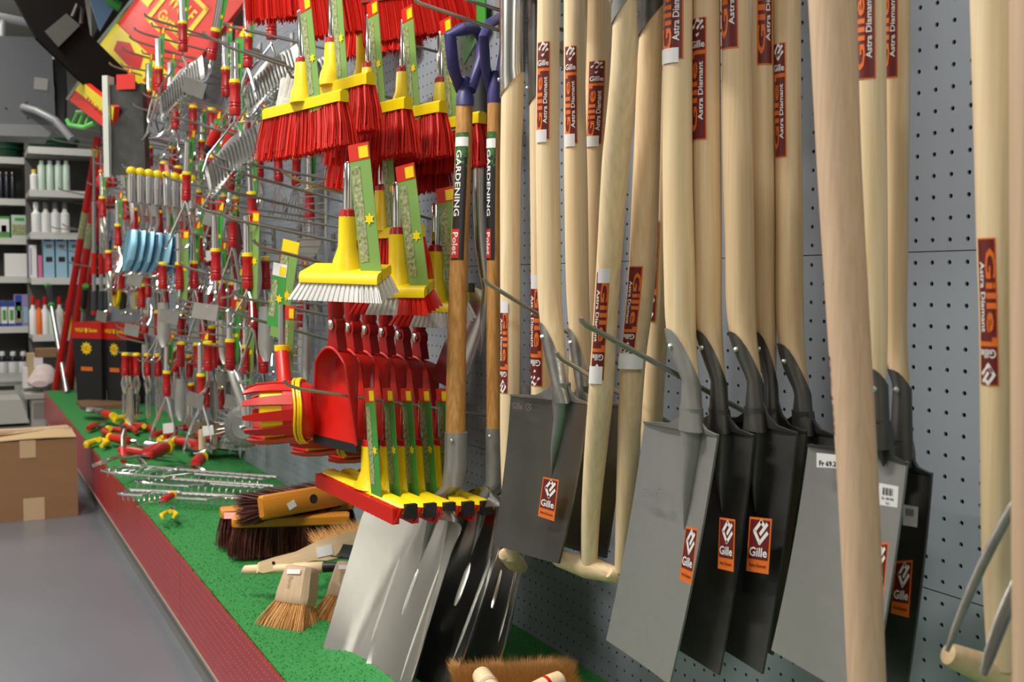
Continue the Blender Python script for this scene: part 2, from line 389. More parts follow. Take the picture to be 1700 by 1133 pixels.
def spade_socket(root, path, zt_hi, zt_lo, zb, wall_x, m, hi=4.36, gap=.0022, rivet=True):
    """forged open socket: its rim stands high on one side of the handle (angle hi) and low on the other, then flattens into the blade"""
    pf = pathf(path); rs = []; n = 20; K = 14
    for i in range(K+1):
        r = []
        for j in range(n):
            a = 2*math.pi*j/n; side = .5+.5*math.cos(a-hi); side = side*side*(3-2*side)
            zt = zt_lo+(zt_hi-zt_lo)*side; u = i/K; z = zt+(zb-zt)*u
            c, rad = pf(max(z, path[-1][0].z)) ; c = V((c.x, c.y, z))
            kk = max(0, (zt_lo-z)/(zt_lo-zb)); rx = rad*(1-kk)+wall_x*kk+gap; ry = rad*(1-kk)+.009*kk+gap
            r.append(c+V((math.cos(a)*rx, math.sin(a)*ry, 0)))
        rs.append(r)
    o = MB().rings(rs).build('socket', m, root)
    if rivet:
        z = zt_hi-.022; c, rad = pf(z); a = hi-.55 if hi > 2 else hi+.5
        a = hi+.35; d = V((math.cos(a), math.sin(a), 0))
        MB().ball(V((c.x, c.y, z))+d*(rad+gap), .0038, 8, 4).build('rivet', 'rivet', root)
    return o
def blade(root, tl, tr, br, bl, m, o_off=0, bow=.01, sag=.004, th=.0028, frog=None, stretch_l=0, name='blade', treads=True):
    tl, tr, br, bl = [V(q) for q in (tl, tr, br, bl)]; nu, nv = 14, 16; g = []
    wv = (tr-tl); 
    for j in range(nv+1):
        v = j/nv; r = []
        for i in range(nu+1):
            u = i/nu; p = tl.lerp(tr, u).lerp(bl.lerp(br, u), v)
            b_ = 4*u*(1-u)
            p = p+V((0, bow*b_*(1-.3*v), 0))+V((0, 0, -sag*b_*max(0, v-.5)*2))+V((0, -.018*v*v, 0))
            r.append(p)
        g.append(r)
    o = MB().sheet(g, (0, .0032, 0)).build(name, m, root, sharp=50)
    n = (tr-tl).normalized()
    return o, g
def spade(label, pts, o, sock, hi_px, lo_px, corners, ob, m, wood='ash_wood', group=None, sock_m=None, frog_px=None, hi=4.36, oref=None):
    path = hpath(pts, o); path = smooth(path, 20); base = path[-1][0].copy(); 
    root = thing('spade', label, 'spade', base, group)
    pf = pathf(path); rt = handle_mesh(hpath(pts, o), 'handle', wood, root)
    oo = o if not isinstance(o, tuple) else o[1]
    zt_hi, zt_lo = P(pts[-2][0], hi_px, oo).z, P(pts[-1][0], lo_px, oo).z
    ytop = max(c[1] for c in corners[:2]); zb = P(pts[-1][0], sock, oo).z
    r0 = path[-4][1]
    sm = sock_m or m
    spade_socket(root, path, zt_hi, zt_lo, zb, r0*1.2, sm, hi)
    cs = [P(x, y, ob) for x, y in corners]
    bl, g = blade(root, *cs, m)
    # frog: the half cone that runs from the socket down the middle of the blade to a point
    c0 = pf(path[-1][0].z)[0]; c0 = V((c0.x, c0.y, zb+.03)); 
    fp = P(frog_px[0], frog_px[1], ob) if frog_px else cs[0].lerp(cs[1], .5).lerp(cs[3].lerp(cs[2], .5), .42)
    mid_y = -ob+.008
    c1 = V((c0.x+(fp.x-c0.x)*.35, mid_y, c0.z+(fp.z-c0.z)*.38)); c2 = V((fp.x, fp.y+.004, fp.z))
    MB().hloft([(c0, r0*1.2, .012), (c0.lerp(c1, .5), r0*1.02, .014), (c1, r0*.72, .0135), (c1.lerp(c2, .5), r0*.38, .0105), (c2, .001, .001)], 14).build('frog', sm, root)
    # shoulders: folded treads along the blade top, flaring up into the socket
    mb = MB()
    for a, b in ((cs[0], cs[1]),):
        mid = c0
        for e in (a, b):
            x0, x1 = mid.x, e.x; top = max(a.z, b.z)
            pr = [(0, .06, .010), (.14, .034, .008), (.26, .014, .005), (.5, .003, .003), (1, .0, .003)]; g_ = []
            for t, h, y_ in pr:
                x = x0+(x1-x0)*t; zt = (mid.z*0+a.z+(b.z-a.z)*((x-a.x)/(b.x-a.x))); yy = e.y+.004*4*0+.009*(1-t)
                g_.append([V((x, yy-y_, zt+h)), V((x, yy-y_*.3, zt-.003))])
            mb.sheet(g_, (0, .004, 0))
    mb.build('tread', sm, root)
    return root, pf, cs, g
def inverted(label, pts, o, grip=None, m='ash_wood', strap=None, group=None, cat='spade', name='upside_down_spade', strap_m='steel_grey', hi_top=True):
    path = smooth(hpath(pts, o), 20); base = path[-1][0].copy(); root = thing(name, label, cat, base, group)
    handle_mesh(hpath(pts, o), 'handle', m, root)
    if grip: tgrip(root, grip[0], grip[1], grip[2])
    return root, pathf(path)
# spades standing head down, left to right
HP = math.pi
blade_o = {}
r, pf, cs, g = spade('olive steel spade nearest the purple handled scoops, orange sticker low on its blade',
    [(911, -60, 36), (910, 85, 38), (909, 250, 40), (911, 400, 40), (913, 500, 40), (921, 575, 36), (932, 640, 26)], .215, 668, 535, 640,
    [(848, 655), (976, 668), (944, 934), (834, 902)], .215, 'steel_olive', sock_m='steel_forged', frog_px=(912, 790))
hlab(r, pf, .215, 900, 77, 236, -62, 10)
cc = [P(x, y, .232) for x, y in ((903, 792), (929, 797), (921, 866), (894, 857))]; blade_label(r, cc)
mb = MB(); f = flat([P(x, y, .222) for x, y in ((852, 666), (886, 670), (886, 686), (852, 682))]); pr_text(mb, f, 'Gille', 0, .1, .5, .8, .0006); pr_strokes(mb, f, LOGO, .6, 0, .95, 1, .0006, .12); mb.build('stamped_mark', 'steel', r)
r, pf, cs, g = spade('olive steel spade half hidden behind the front olive spade, right edge showing',
    [(953, -60, 34), (954, 150, 36), (956, 300, 39), (959, 480, 38), (964, 570, 34), (972, 650, 24)], .15, 672, 545, 650,
    [(905, 660), (1033, 672), (1022, 925), (900, 890)], .15, 'steel_olive', sock_m='steel_forged', frog_px=(970, 780))
hlab(r, pf, .15, 945, 83, 243, -58, 12)
r, pf, cs, g = spade('light grey plate spade in front of the black bladed spades, stamped mark on blade',
    [(1126, -60, 47), (1125, 150, 49), (1125, 300, 50), (1128, 450, 52), (1132, 560, 48), (1148, 632, 26)], .2, 716, 545, 640,
    [(1070, 700), (1191, 722), (1130, 1134), (1024, 1060)], .2, 'steel_grey', frog_px=(1132, 880))
hlab(r, pf, .2, 1115, -80, 106, -75, 22)
cc = [P(x, y, .222) for x, y in ((1140, 874), (1160, 878), (1149, 972), (1129, 962))]; blade_label(r, cc)
mb = MB(); f = flat([P(x, y, .207) for x, y in ((1068, 808), (1104, 812), (1104, 834), (1068, 830))]); pr_text(mb, f, 'Gille', 0, .1, .55, .8, .0006); pr_strokes(mb, f, LOGO, .62, 0, .98, 1, .0006, .12); mb.build('stamped_mark', 'steel_bright', r)
r, pf, cs, g = spade('black bladed spade directly behind the light grey plate spade',
    [(1173, -60, 46), (1173, 200, 48), (1175, 400, 47), (1177, 540, 44), (1194, 632, 22)], .165, 718, 548, 640,
    [(1122, 698), (1251, 722), (1212, 1118), (1100, 1050)], .165, 'steel_dark', wood='ash_wood_warm', frog_px=(1195, 850))
hlab(r, pf, .165, 1160, 38, 237, -75, 0, tagged=False)
cc = [P(x, y, .186) for x, y in ((1196, 859), (1222, 863), (1219, 950), (1193, 944))]; blade_label(r, cc)
r, pf, cs, g = spade('black bladed spade with the orange sticker, in front at the right of the black group',
    [(1221, -60, 47), (1224, 200, 50), (1228, 400, 49), (1232, 540, 46), (1254, 632, 22)], .145, 716, 550, 640,
    [(1190, 692), (1322, 718), (1284, 1116), (1172, 1048)], .145, 'steel_dark', wood='ash_wood_warm', frog_px=(1250, 850))
hlab(r, pf, .145, 1208, -150, 89, -72, 8, tagged=False)
cc = [P(x, y, .166) for x, y in ((1246, 858), (1283, 862), (1277, 954), (1240, 948))]; blade_label(r, cc)
r, pf, cs, g = spade('black bladed spade behind, thin sliver of its socket showing between two handles',
    [(1268, -60, 40), (1268, 200, 42), (1269, 400, 40), (1271, 540, 36), (1280, 634, 18)], .105, 716, 550, 640,
    [(1218, 692), (1338, 716), (1300, 1085), (1205, 1030)], .105, 'steel_dark', wood='ash_wood_warm', frog_px=(1285, 830))
hlab(r, pf, .105, 1258, -125, 114, -30, 40, tagged=False)
r, pf, cs, g = spade('black bladed spade rearmost on the right, dark socket with rivet under a pale handle',
    [(1306, -60, 46), (1308, 150, 44), (1310, 350, 44), (1313, 560, 44), (1333, 652, 22)], .09, 722, 570, 656,
    [(1262, 700), (1386, 722), (1350, 1060), (1250, 1010)], .09, 'steel_dark', wood='ash_wood_grained', frog_px=(1330, 830))
hlab(r, pf, .09, 1296, 78, 265, -72, -8, tagged=False)
# flat plate spades at the right
r, pf, cs, g = spade('wide flat grey spade with barcode label behind the thick beech handle',
    [(1443, -60, 52), (1446, 300, 52), (1450, 540, 46), (1459, 628, 24)], .16, 745, 610, 640,
    [(1342, 738), (1505, 768), (1462, 1170), (1300, 1076)], .16, 'steel_grey', sock_m='steel_dark', frog_px=(1462, 775))
hlab(r, pf, .16, 1436, -70, 137, -55, 20, tagged=False)
cc = [P(x, y, .183) for x, y in ((1461, 802), (1493, 808), (1491, 843), (1459, 838))]
f = flat(cc); mb = MB(); pr_rect(mb, f, 0, 0, 1, 1, 0, 1, 1); pl = mb.build('barcode_label', 'label_white', r)
mb = MB()
for k in range(9): pr_rect(mb, f, .22+k*.062, .16, .22+k*.062+.02+.02*(k % 3 == 0), .5, .0005, 1, 1)
pr_text(mb, f, 'Fr 49.90', .2, .6, .8, .72, .0005); pr_text(mb, f, '7612', .4, .82, .6, .92, .0005); mb.build('barcode', 'black', pl)
cc = [P(x, y, .188) for x, y in ((1449, 903), (1477, 900), (1468, 996), (1440, 990))]; blade_label(r, cc)
f = flat([P(x, y, .168) for x, y in ((1357, 752), (1397, 756), (1397, 778), (1357, 776))]); mb = MB(); pr_rect(mb, f, 0, 0, 1, 1, 0, 1, 1); pl = mb.build('price_tag', 'label_white', r)
mb = MB(); pr_text(mb, f, 'Fr 69.20', .12, .5, .95, .88, .0005); mb.build('lettering', 'black', pl)
r, pf, cs, g = spade('dark flat spade behind the wide grey one, second barcode label and shadowed sticker', wood='ash_wood_grained', pts=[(1487, -60, 46), (1486, 300, 44), (1484, 540, 42), (1498, 642, 24)], o=.115, sock=775, hi_px=612, lo_px=648,
    corners=[(1395, 756), (1546, 786), (1516, 1190), (1380, 1100)], ob=.115, m='steel_dark', frog_px=(1492, 840))
hlab(r, pf, .115, 1478, -70, 134, -60, 10, tagged=False)
cc = [P(x, y, .137) for x, y in ((1501, 838), (1526, 842), (1524, 876), (1500, 872))]
f = flat(cc); mb = MB(); pr_rect(mb, f, 0, 0, 1, 1, 0, 1, 1); pl = mb.build('barcode_label', 'label_white', r); mb = MB()
for k in range(9): pr_rect(mb, f, .22+k*.062, .16, .22+k*.062+.02+.02*(k % 3 == 0), .5, .0005, 1, 1)
mb.build('barcode', 'black', pl)
cc = [P(x, y, .139) for x, y in ((1489, 932), (1517, 930), (1510, 1026), (1480, 1018))]; blade_label(r, cc)

# ---- upside down tools: handle end at the bottom, steel head above the frame
def strap_cone(root, pf, px, y_tip, y_top, o, widen, m, side=-1, px_top=None):
    z0 = P(px, y_tip, o).z; z1 = P(px, y_top, o).z; rs = []; n = 18; K = 8
    for i in range(K+1):
        r_ = []
        for j in range(n):
            a = 2*math.pi*j/n; sd = .5+.5*math.cos(a-math.radians(235)); zt = z0+(1-sd)*.045; u = i/K; z = zt+(z1-zt)*u
            c, rad = pf(min(z, pf_top(pf))); c = V((c.x, c.y, z)); rr = rad+.0022+widen*u*u
            r_.append(c+V((math.cos(a)*rr, math.sin(a)*(rad+.0022+.3*widen*u), 0)))
        rs.append(r_)
    MB().rings(rs).build('socket', m, root)
    z = z0+.03; c, rad = pf(z); d = V((math.cos(math.radians(240)), math.sin(math.radians(240)), 0))
    MB().ball(V((c.x, c.y, z))+d*(rad+.003), .004, 8, 4).build('rivet', 'rivet', root)
def pf_top(pf): return 9
def head(root, x, y, o, w_, m):       # the blade above the frame
    tl = P(x-w_/2, y-380, o); tr = P(x+w_/2, y-400, o); br = P(x+w_/2, y, o); bl = P(x-w_/2, y, o)
    blade(root, tl, tr, br, bl, m, sag=0)
def gripw(x0, y0, o0, x1, y1, o1, rpx): a, b = P(x0, y0, o0), P(x1, y1, o1); return (a, b, rpx*depth(a)/FPX)
r, pf = inverted('upside-down spade with steel neck above and T-grip beside the scoops', [(852, -60, 38), (851, 150, 38), (847, 300, 34), (847, 550, 33), (846, 740, 31), (850, 930, 26)], (.17, .2),
    gripw(836, 920, .215, 868, 944, .15, 13))
strap_cone(r, pf, 846, 166, -20, .17, .004, 'steel_bright'); head(r, 850, -20, .17, 120, 'steel')
hlab(r, pf, .19, 847, 505, 652, -75, -12, flip=True)
r, pf = inverted('upside-down spade behind the first olive spade, dark steel neck beside its top', [(900, -60, 40), (899, 180, 40), (900, 440, 38), (900, 700, 36), (900, 880, 26)], .1,
    gripw(884, 872, .13, 915, 888, .07, 12))
strap_cone(r, pf, 895, 176, -20, .1, .006, 'steel_dark'); head(r, 900, -20, .1, 120, 'steel_dark')
hlab(r, pf, .1, 900, 462, 640, -80, 0, flip=True)
r, pf = inverted('upside-down spade in shade behind the slanting front handles, tag at its sticker', [(1000, -60, 46), (995, 150, 46), (988, 300, 42), (978, 600, 40), (976, 860, 28)], .09,
    gripw(960, 858, .12, 992, 872, .06, 12), m='ash_wood_warm')
hlab(r, pf, .09, 1000, 104, 240, -50, 22)
r, pf = inverted('shaded upside-down handle deep behind the second olive spade', [(976, -60, 34), (975, 300, 34), (962, 600, 34), (945, 850, 26)], .06, gripw(930, 845, .09, 960, 860, .03, 12), m='ash_wood_warm')
r, pf = inverted('upside-down spade leaning left in front, long T-grip at the bottom beside the grey plate spade', [(1040, -50, 38), (1038, 20, 40), (1035, 130, 45), (1024, 250, 46), (1020, 300, 45), (1010, 450, 41), (1001, 600, 41), (998, 650, 42), (989, 750, 38), (981, 850, 32), (978, 940, 27)], (.26, .19),
    gripw(922, 926, .215, 1028, 957, .165, 16))
strap_cone(r, pf, 1030, 40, -60, .26, .002, 'steel_grey'); hlab(r, pf, .23, 1003, 452, 634, -62, 8, flip=True)
head(r, 1042, -60, .26, 140, 'steel')
f = wrap(pf, P(988, 605, .21).z, P(988, 634, .21).z, math.radians(-70), math.radians(0), .002); mb = MB(); pr_rect(mb, f, 0, 0, 1, 1, 0, 5, 2); mb.build('price_tag', 'price', r)
r, pf = inverted('upside-down spade second from the front T-grip, torn price tag tied at its sticker', [(1086, -50, 42), (1082, 60, 42), (1078, 130, 42), (1067, 440, 46), (1051, 600, 42), (1043, 750, 37), (1034, 950, 28)], (.2, .16),
    gripw(1010, 950, .18, 1062, 976, .13, 13), m='ash_wood_warm')
strap_cone(r, pf, 1076, 62, -60, .2, .002, 'steel_dark'); hlab(r, pf, .18, 1053, 443, 590, -66, 2, flip=True, tagged=False)
head(r, 1086, -60, .2, 140, 'steel_dark')
f = wrap(pf, P(1047, 586, .18).z, P(1047, 612, .18).z, math.radians(-60), math.radians(35), .006); mb = MB(); pr_rect(mb, f, 0, 0, 1, 1, 0, 5, 2); mb.build('price_tag', 'price', r)
r, pf = inverted('upside-down spade rearmost behind the pale front handle, sticker just showing', [(1110, -50, 40), (1104, 200, 40), (1094, 450, 42), (1082, 700, 36), (1076, 930, 26)], .12,
    gripw(1060, 928, .15, 1092, 944, .09, 12), m='ash_wood')
hlab(r, pf, .12, 1095, 368, 534, -70, -6, flip=True, tagged=False)
r, pf = inverted('upside-down spade at the right edge with orange sticker and T-grip behind fork tines', [(1646, -60, 70), (1648, 200, 60), (1651, 400, 56), (1655, 560, 54), (1659, 900, 56), (1664, 1110, 46)], (.2, .2),
    gripw(1572, 1086, .25, 1735, 1150, .15, 24))
hlab(r, pf, .2, 1648, 396, 638, -62, 4, flip=True, tagged=False)
# thick beech handles nearest the camera
def plain(label, pts, o, m, name='beech_pole'):
    path = hpath(pts, o); root = thing(name, label, 'tool handle', path[-1][0].copy()); sm = smooth(path, 26)
    MB().hloft([(c, r, r) for c, r in sm], 24).build('shaft', m, root); c, r = sm[-1]
    MB().hloft([(c, r, r), (c-V((0, 0, .012)), r*.93, r*.93), (c-V((0, 0, .02)), r*.6, r*.6)], 24).build('rounded_end', m, root); return root, pathf(sm)
r, pf = plain('thick pinkish beech handle slanting in front of the flat grey spades', [(1378, -80, 80), (1382, 0, 78), (1392, 250, 72), (1406, 500, 69), (1424, 800, 66), (1439, 1133, 62), (1445, 1260, 60)], (.27, .30), 'beech_wood')
mb = MB(); f = wrap(pf, P(1385, 590, .29).z, P(1390, 720, .29).z, math.radians(-88), math.radians(-70)); pr_text(mb, f, 'FSC 100%', .0, .0, 1, 1, .0003, -90); mb.build('ink_stamp', 'black', r)
r, pf = plain('pale pinkish beech handle cut by the right edge of the picture', [(1722, -80, 86), (1722, 500, 84), (1726, 1250, 82)], .36, 'beech_wood')
# digging fork behind the right-edge handle: tines reach down left
t = thing('digging_fork', 'grey steel fork tines reaching down left beside the right edge handle', 'garden fork', P(1720, 840, .25))
for k, (a, b, o1, o2, wd) in enumerate((((1712, 790), (1572, 1082), .25, .30, 17), ((1740, 880), (1632, 1122), .28, .33, 26), ((1790, 930), (1716, 1170), .3, .36, 28))):
    pts = [P(a[0]+(b[0]-a[0])*u-10*math.sin(math.pi*u), a[1]+(b[1]-a[1])*u, o1+(o2-o1)*u) for u in [i/8 for i in range(9)]]
    q = depth(pts[0])/FPX/2*wd
    MB().tube(pts, [q*z_ for z_ in (1, 1, 1, 1, 1, .95, .9, .8, .45)], 10, flat=.6).build('tine', 'steel_forged', t)
MB().tube([P(1712, 792, .25), P(1745, 830, .27), P(1790, 935, .3)], .008, 10).build('crossbar', 'steel_grey', t)
MB().tube([P(1745, 832, .27), P(1765, 700, .24), P(1770, -60, .2)], [.012, .02, .02], 14).build('handle', 'ash_wood', t)

# ---- purple handled scoop shovels
def dgrip(root, outer, o, rpx, neck, m='purple'):
    """D shaped grip: outline through pixel points (closed at the neck)"""
    pts = [P(x, y, oo) for x, y, oo in outer]; rr = rpx*depth(pts[0])/FPX
    n = len(pts); rs = [rr*.8]+[rr]*(n-2)+[rr*.8]
    MB().tube(pts, rs, 12).build('grip', m, root)
    a, b, wa, wb = neck; c0, c1 = P(*a), P(*b); k = depth(c0)/FPX/2
    MB().hloft([(c0, wa*k*.8, wa*k*.6), (c0.lerp(c1, .3), wa*k, wa*k*.8), (c0.lerp(c1, .7), wb*k*.95, wb*k), (c1, wb*k, wb*k)], 16).build('grip_neck', m, root)
def garden_label(root, pf, o, px, y0, y1, a0, a1, tagy=None):
    z0, z1 = P(px, y0, o).z, P(px, y1, o).z; f = wrap(pf, z0, z1, math.radians(a0), math.radians(a1))
    mb = MB(); pr_rect(mb, f, 0, 0, 1, 1, 0, 6, 10); s = mb.build('sticker', 'black', root, label='black sticker with white lettering')
    mb = MB(); pr_rect(mb, f, 0, 0, 1, .18, .0003, 6, 2)
    for i in range(26):
        s0, t0 = R.random()*.9, .16+R.random()*.1*(1-0); h = .02; pr_rect(mb, f, s0, t0, min(1, s0+.12), t0+h, .0003, 1, 1)
    mb.build('leaf_print', 'leaf_print', s)
    mb = MB(); pr_text(mb, f, 'GARDENING', .14, .14, .56, .66, .0007, -90); mb.build('lettering', 'white', s)
    mb = MB(); pr_rect(mb, f, .05, .76, .62, .985, .0004, 4, 3); mb.build('red_patch', 'red_print', s)
    mb = MB(); pr_text(mb, f, 'Polet', .14, .785, .55, .96, .0008, -90); mb.build('lettering', 'white', s)
    if tagy:
        f = wrap(pf, P(px, tagy[0], o).z, P(px, tagy[1], o).z, math.radians(a0), math.radians(a1)); mb = MB(); pr_rect(mb, f, 0, 0, 1, 1, .001, 5, 2); mb.build('price_tag', 'price', root)
def scoop(root, C, W, fv, m='steel_scoop'):
    """C(v): centre line; W: half width direction unit; width profile"""
    nu, nv = 22, 26; prof = [(0, .5), (.03, .7), (.08, .88), (.14, .97), (.22, 1), (.6, .98), (.97, .93), (1, .90)]
    g = []
    nrm = fv['n']
    for j in range(nv+1):
        v = j/nv; r_ = []; hw = interp(prof, v)[0]*fv['hw']
        for i in range(nu+1):
            u = -1+2*i/nu; edge = abs(u)**3.2
            uc = .1+.62*min(1, v*1.15); e2 = max(0, abs(u)-uc)/(1-uc); lift = fv['side']*(e2*1.0)*(1-.45*v)
            edge = e2; lift += .014*u*u*min(1, v*3)
            ridge = -0.0
            if v < .5: ridge = fv['ridge']*math.exp(-(u/.2)**2)*(1-v/.5)
            back = fv['back']*max(0, 1-v/.3)**2*(1-.6*edge)
            p = C(v)+W*(u*hw)+nrm*(lift+ridge+back)
            p = p+fv['t']*(.055*abs(u)**1.8*(1-v)**6)
            r_.append(p)
        g.append(r_)
    MB().sheet(g, nrm*-.002).build('scoop', m, root, sharp=70)
    for ru, v0, v1 in ((-.42, .42, .84), (.02, .5, .7), (.42, .38, .9)):
        pts = []
        for k in range(9):
            v = v0+(v1-v0)*k/8; hw = interp(prof, v)[0]*fv['hw']; pts.append(C(v)+W*(ru*hw)+nrm*(.0008+fv['side']*max(0, abs(ru)-(.1+.62*min(1, v*1.15)))/(1-(.1+.62*min(1, v*1.15)))*(1-.45*v)))
        MB().tube(pts, [.001, .003, .004, .0045, .0045, .0045, .0045, .004, .002], 8, flat=.5 if False else 1).build('rib', m, root)
def make_scoop(label, hp, ho, sock, blade_px, hw, outer, neck, labspec, tagy, side=.05):
    path = hpath(hp, ho); root = thing('scoop_shovel', label, 'shovel', path[-1][0].copy()); sm = smooth(path, 20); pf = pathf(sm)
    MB().hloft([(c, r, r) for c, r in sm], 18).build('handle', 'varnished_wood', root)
    dgrip(root, outer[0], 0, outer[1], neck)
    garden_label(root, pf, *labspec, tagy=tagy)
    MB().ball(P(sock[0][0]-7, sock[0][1]+14, sock[0][3]+.018), .004).build('rivet', 'rivet', root)
    (x0, y0, o0), (x1, y1, o1), (x2, y2, o2) = blade_px
    A, B, D = P(x0, y0, o0), P(x1, y1, o1), P(x2, y2, o2)
    def C(v): return A*(1-v)**2+B*2*v*(1-v)+D*v*v
    t = (D-A).normalized(); W = V((math.cos(.06), math.sin(.06), 0)); W = (W-t*W.dot(t)).normalized(); n = t.cross(W).normalized()
    if n.y > 0: n = -n
    s = [(P(x, y, o), w_*depth(P(x, y, o))/FPX/2) for x, y, w_, o in sock]; r0 = s[-1][1]
    s += [(C(.07)+n*.012, r0*.85), (C(.16)+n*.012, r0*.6), (C(.26)+n*.008, r0*.42), (C(.4)+n*.002, r0*.2), (C(.5)-n*.002, .001)]
    MB().hloft([(c, r_, r_*(1 if i < 3 else .8)) for i, (c, r_) in enumerate(s)], 16).build('socket', 'steel_grey', root)
    scoop(root, C, W, dict(t=t, hw=hw, side=side, ridge=.012, back=.004, n=n))
    return root
make_scoop('front scoop shovel with purple D-grip, bright steel pan resting on the green mat',
    [(771, 172, 28), (769, 260, 28), (762, 430, 30), (758, 580, 32), (756, 726, 34)], (.12, .19),
    [(757, 718, 38, .19), (757, 770, 40, .195), (752, 806, 36, .205)],
    ((742, 818, .205), (705, 905, .235), (619, 1165, .365)), .192,
    ([(764, 150, .12), (752, 110, .15), (747, 58, .16), (766, 49, .14), (785, 46, .10), (800, 62, .07), (799, 100, .07), (782, 150, .11)], 10.5), ((772, 128, .115), (772, 176, .12), 22, 30),
    (.15, 766, 216, 432, -62, 30), (224, 240))
make_scoop('middle scoop shovel with purple D-grip, its darker pan behind the front one',
    [(821, 170, 24), (820, 300, 23), (819, 430, 22), (819, 580, 23), (820, 716, 25)], (.08, .12),
    [(820, 711, 27, .12), (820, 760, 28, .12), (819, 800, 26, .125)],
    ((816, 812, .13), (796, 900, .15), (702, 1140, .30)), .165,
    ([(814, 150, .08), (806, 110, .1), (803, 60, .12), (812, 40, .1), (828, 30, .06), (838, 50, .03), (836, 90, .03), (826, 145, .07)], 8.5), ((822, 118, .08), (821, 172, .08), 18, 25),
    (.1, 818, 216, 432, -78, 10), (228, 244))
# rearmost scoop: only its pan shows
t = thing('scoop_shovel', 'rearmost scoop shovel, only the edge of its pan shows beside the T-grip', 'shovel', P(870, 860, .06))
A, D = P(868, 800, .05), P(790, 1110, .22); tt = (D-A).normalized(); W = V((1, 0, 0)); W = (W-tt*W.dot(tt)).normalized(); n = tt.cross(W).normalized(); n = -n if n.y > 0 else n
scoop(t, lambda v: A.lerp(D, v), W, dict(t=tt, hw=.135, side=.04, ridge=.01, back=.0, n=n))
MB().hloft([(P(870, 640, .03), .017, .017), (P(870, 810, .05), .017, .017)], 14).build('socket', 'steel_grey', t)
# stainless spade hanging between the two purple grips
t = thing('stainless_spade', 'small stainless spade with dark rubber sleeve hanging between the purple handled shovels', 'spade', P(790, 560, .03))
def hl(pts, o, mname, nm, n=14): pp = smooth(hpath(pts, o), 12); return MB().hloft([(c, r, r) for c, r in pp], n).build(nm, mname, t)
hl([(797, 110, 24), (798, 200, 27), (798, 272, 27)], .05, 'rubber', 'sleeve')
hl([(795, 272, 24), (796, 340, 23), (798, 400, 21), (803, 450, 17), (806, 480, 12)], (.05, .04), 'steel_bright', 'shaft')
hl([(806, 476, 12), (804, 510, 14), (800, 560, 9), (797, 590, 3)], (.04, .045), 'steel_bright', 'neck')
c4 = [P(x, y, o) for x, y, o in ((768, 470, .05), (813, 492, .02), (779, 652, .05), (727, 628, .07))]
blade(t, *c4, 'steel_bright', bow=.01, sag=.005)
MB().box(P(783, 478, .05), (.02, .006, .02)).build('hang_tab', 'rubber', t)
# pale sheet and green card above, near the purple grips
t = tag(MB().prism([P(x, y, .06) for x, y in ((818, -60), (861, -60), (858, 12), (856, 60), (824, 64))], (0, 0, 0), (0, .003, 0)).build('garden_spade', 'steel_grey', flat=True), 'pale grey steel blade hanging beside the second purple grip, top of picture', 'spade')
t = tag(MB().prism([P(x, y, .02) for x, y in ((780, -20), (805, 0), (806, 40), (770, 108), (764, 60))], (0, 0, 0), (0, .003, 0)).build('hang_card', 'green', flat=True), 'green hang card seen through the front purple D-grip', 'card')
# ---------------------------------------------------------------- display hooks
HOOKS = []
def rod(x1, y1, x2, y2, o=.40, tip=True, r=.0029, where=None):
    """display rod standing square off the wall: tip at (x1,y1), o metres out; passes (x2,y2)"""
    a = P(x1, y1, o); b = PX(x2, y2, a.x) if x2 > x1 else P(x2, y2, .1)
    if b.y <= a.y+.03: b = V((a.x, a.y+.1, a.z-.02))
    d = (b-a); d = d/d.y; d.z = max(-.55, min(.1, d.z)); w_ = a+d*(-a.y-.001)
    pts = [w_, a+d*(.028 if r < .0034 else .01)]+([a+d*.012+V((0, 0, .002)), a+V((0, -.001, .007)), a+V((0, -.004, .014))] if r < .0034 else [a+d*.006, a+V((0, 0, .002)), a+V((0, -.001, .006))] if tip else [])
    if tip: pts[1:1] = []
    HOOKS.append((w_, d, a)); return w_, d, pts, r
def a_far(w_): return 1 if w_.x < -2.4 else 0
def make_rod(x1, y1, x2, y2, o=.40, label=None, r=.0032):
    w_, d, pts, r = rod(x1, y1, x2, y2, o, True, r)
    t = thing('display_hook', label or 'grey steel display hook standing out from the perforated tool wall', 'hook', w_, None if label else 'display hooks on the tool wall')
    MB().tube(pts, r*(1+.25*(a_far(w_))), 8).build('rod', 'rod', t)
    MB().box(w_+V((0, -.003, .0)), (.03, .004, .045)).build('back_plate', 'rod', t)
    return w_, d
RODS = [(463, 18, 740, 90), (340, 61, 509, 116), (366, 74, 475, 110), (330, 208, 446, 236), (471, 292, 745, 373), (360, 277, 469, 307), (350, 310, 471, 339),
 (370, 361, 543, 398), (424, 408, 544, 439), (355, 262, 498, 289), (390, 492, 533, 522), (190, 238, 238, 253), (213, 222, 368, 262), (262, 188, 400, 224),
 (274, 296, 400, 324), (211, 354, 338, 371), (209, 375, 351, 402), (329, 347, 400, 364), (242, 29, 425, 85), (225, 52, 345, 85), (217, 66, 345, 105), (205, 84, 300, 112),
 (183, 109, 245, 128), (162, 121, 245, 138), (150, 138, 200, 147), (143, 158, 175, 170), (240, 160, 425, 190), (223, 178, 425, 228), (208, 220, 300, 240),
 (88, 233, 170, 245), (95, 223, 185, 240), (113, 210, 185, 222), (87, 379, 170, 385), (105, 375, 170, 392), (101, 414, 185, 430), (116, 438, 185, 448), (80, 331, 150, 340), (98, 315, 170, 330),
 (146, 306, 220, 317), (300, 442, 400, 470), (300, 500, 420, 520), (215, 452, 300, 468), (195, 545, 330, 572), (230, 540, 345, 555), (295, 508, 470, 530), (196, 560, 330, 590), (240, 400, 330, 415), (385, 520, 530, 560)]
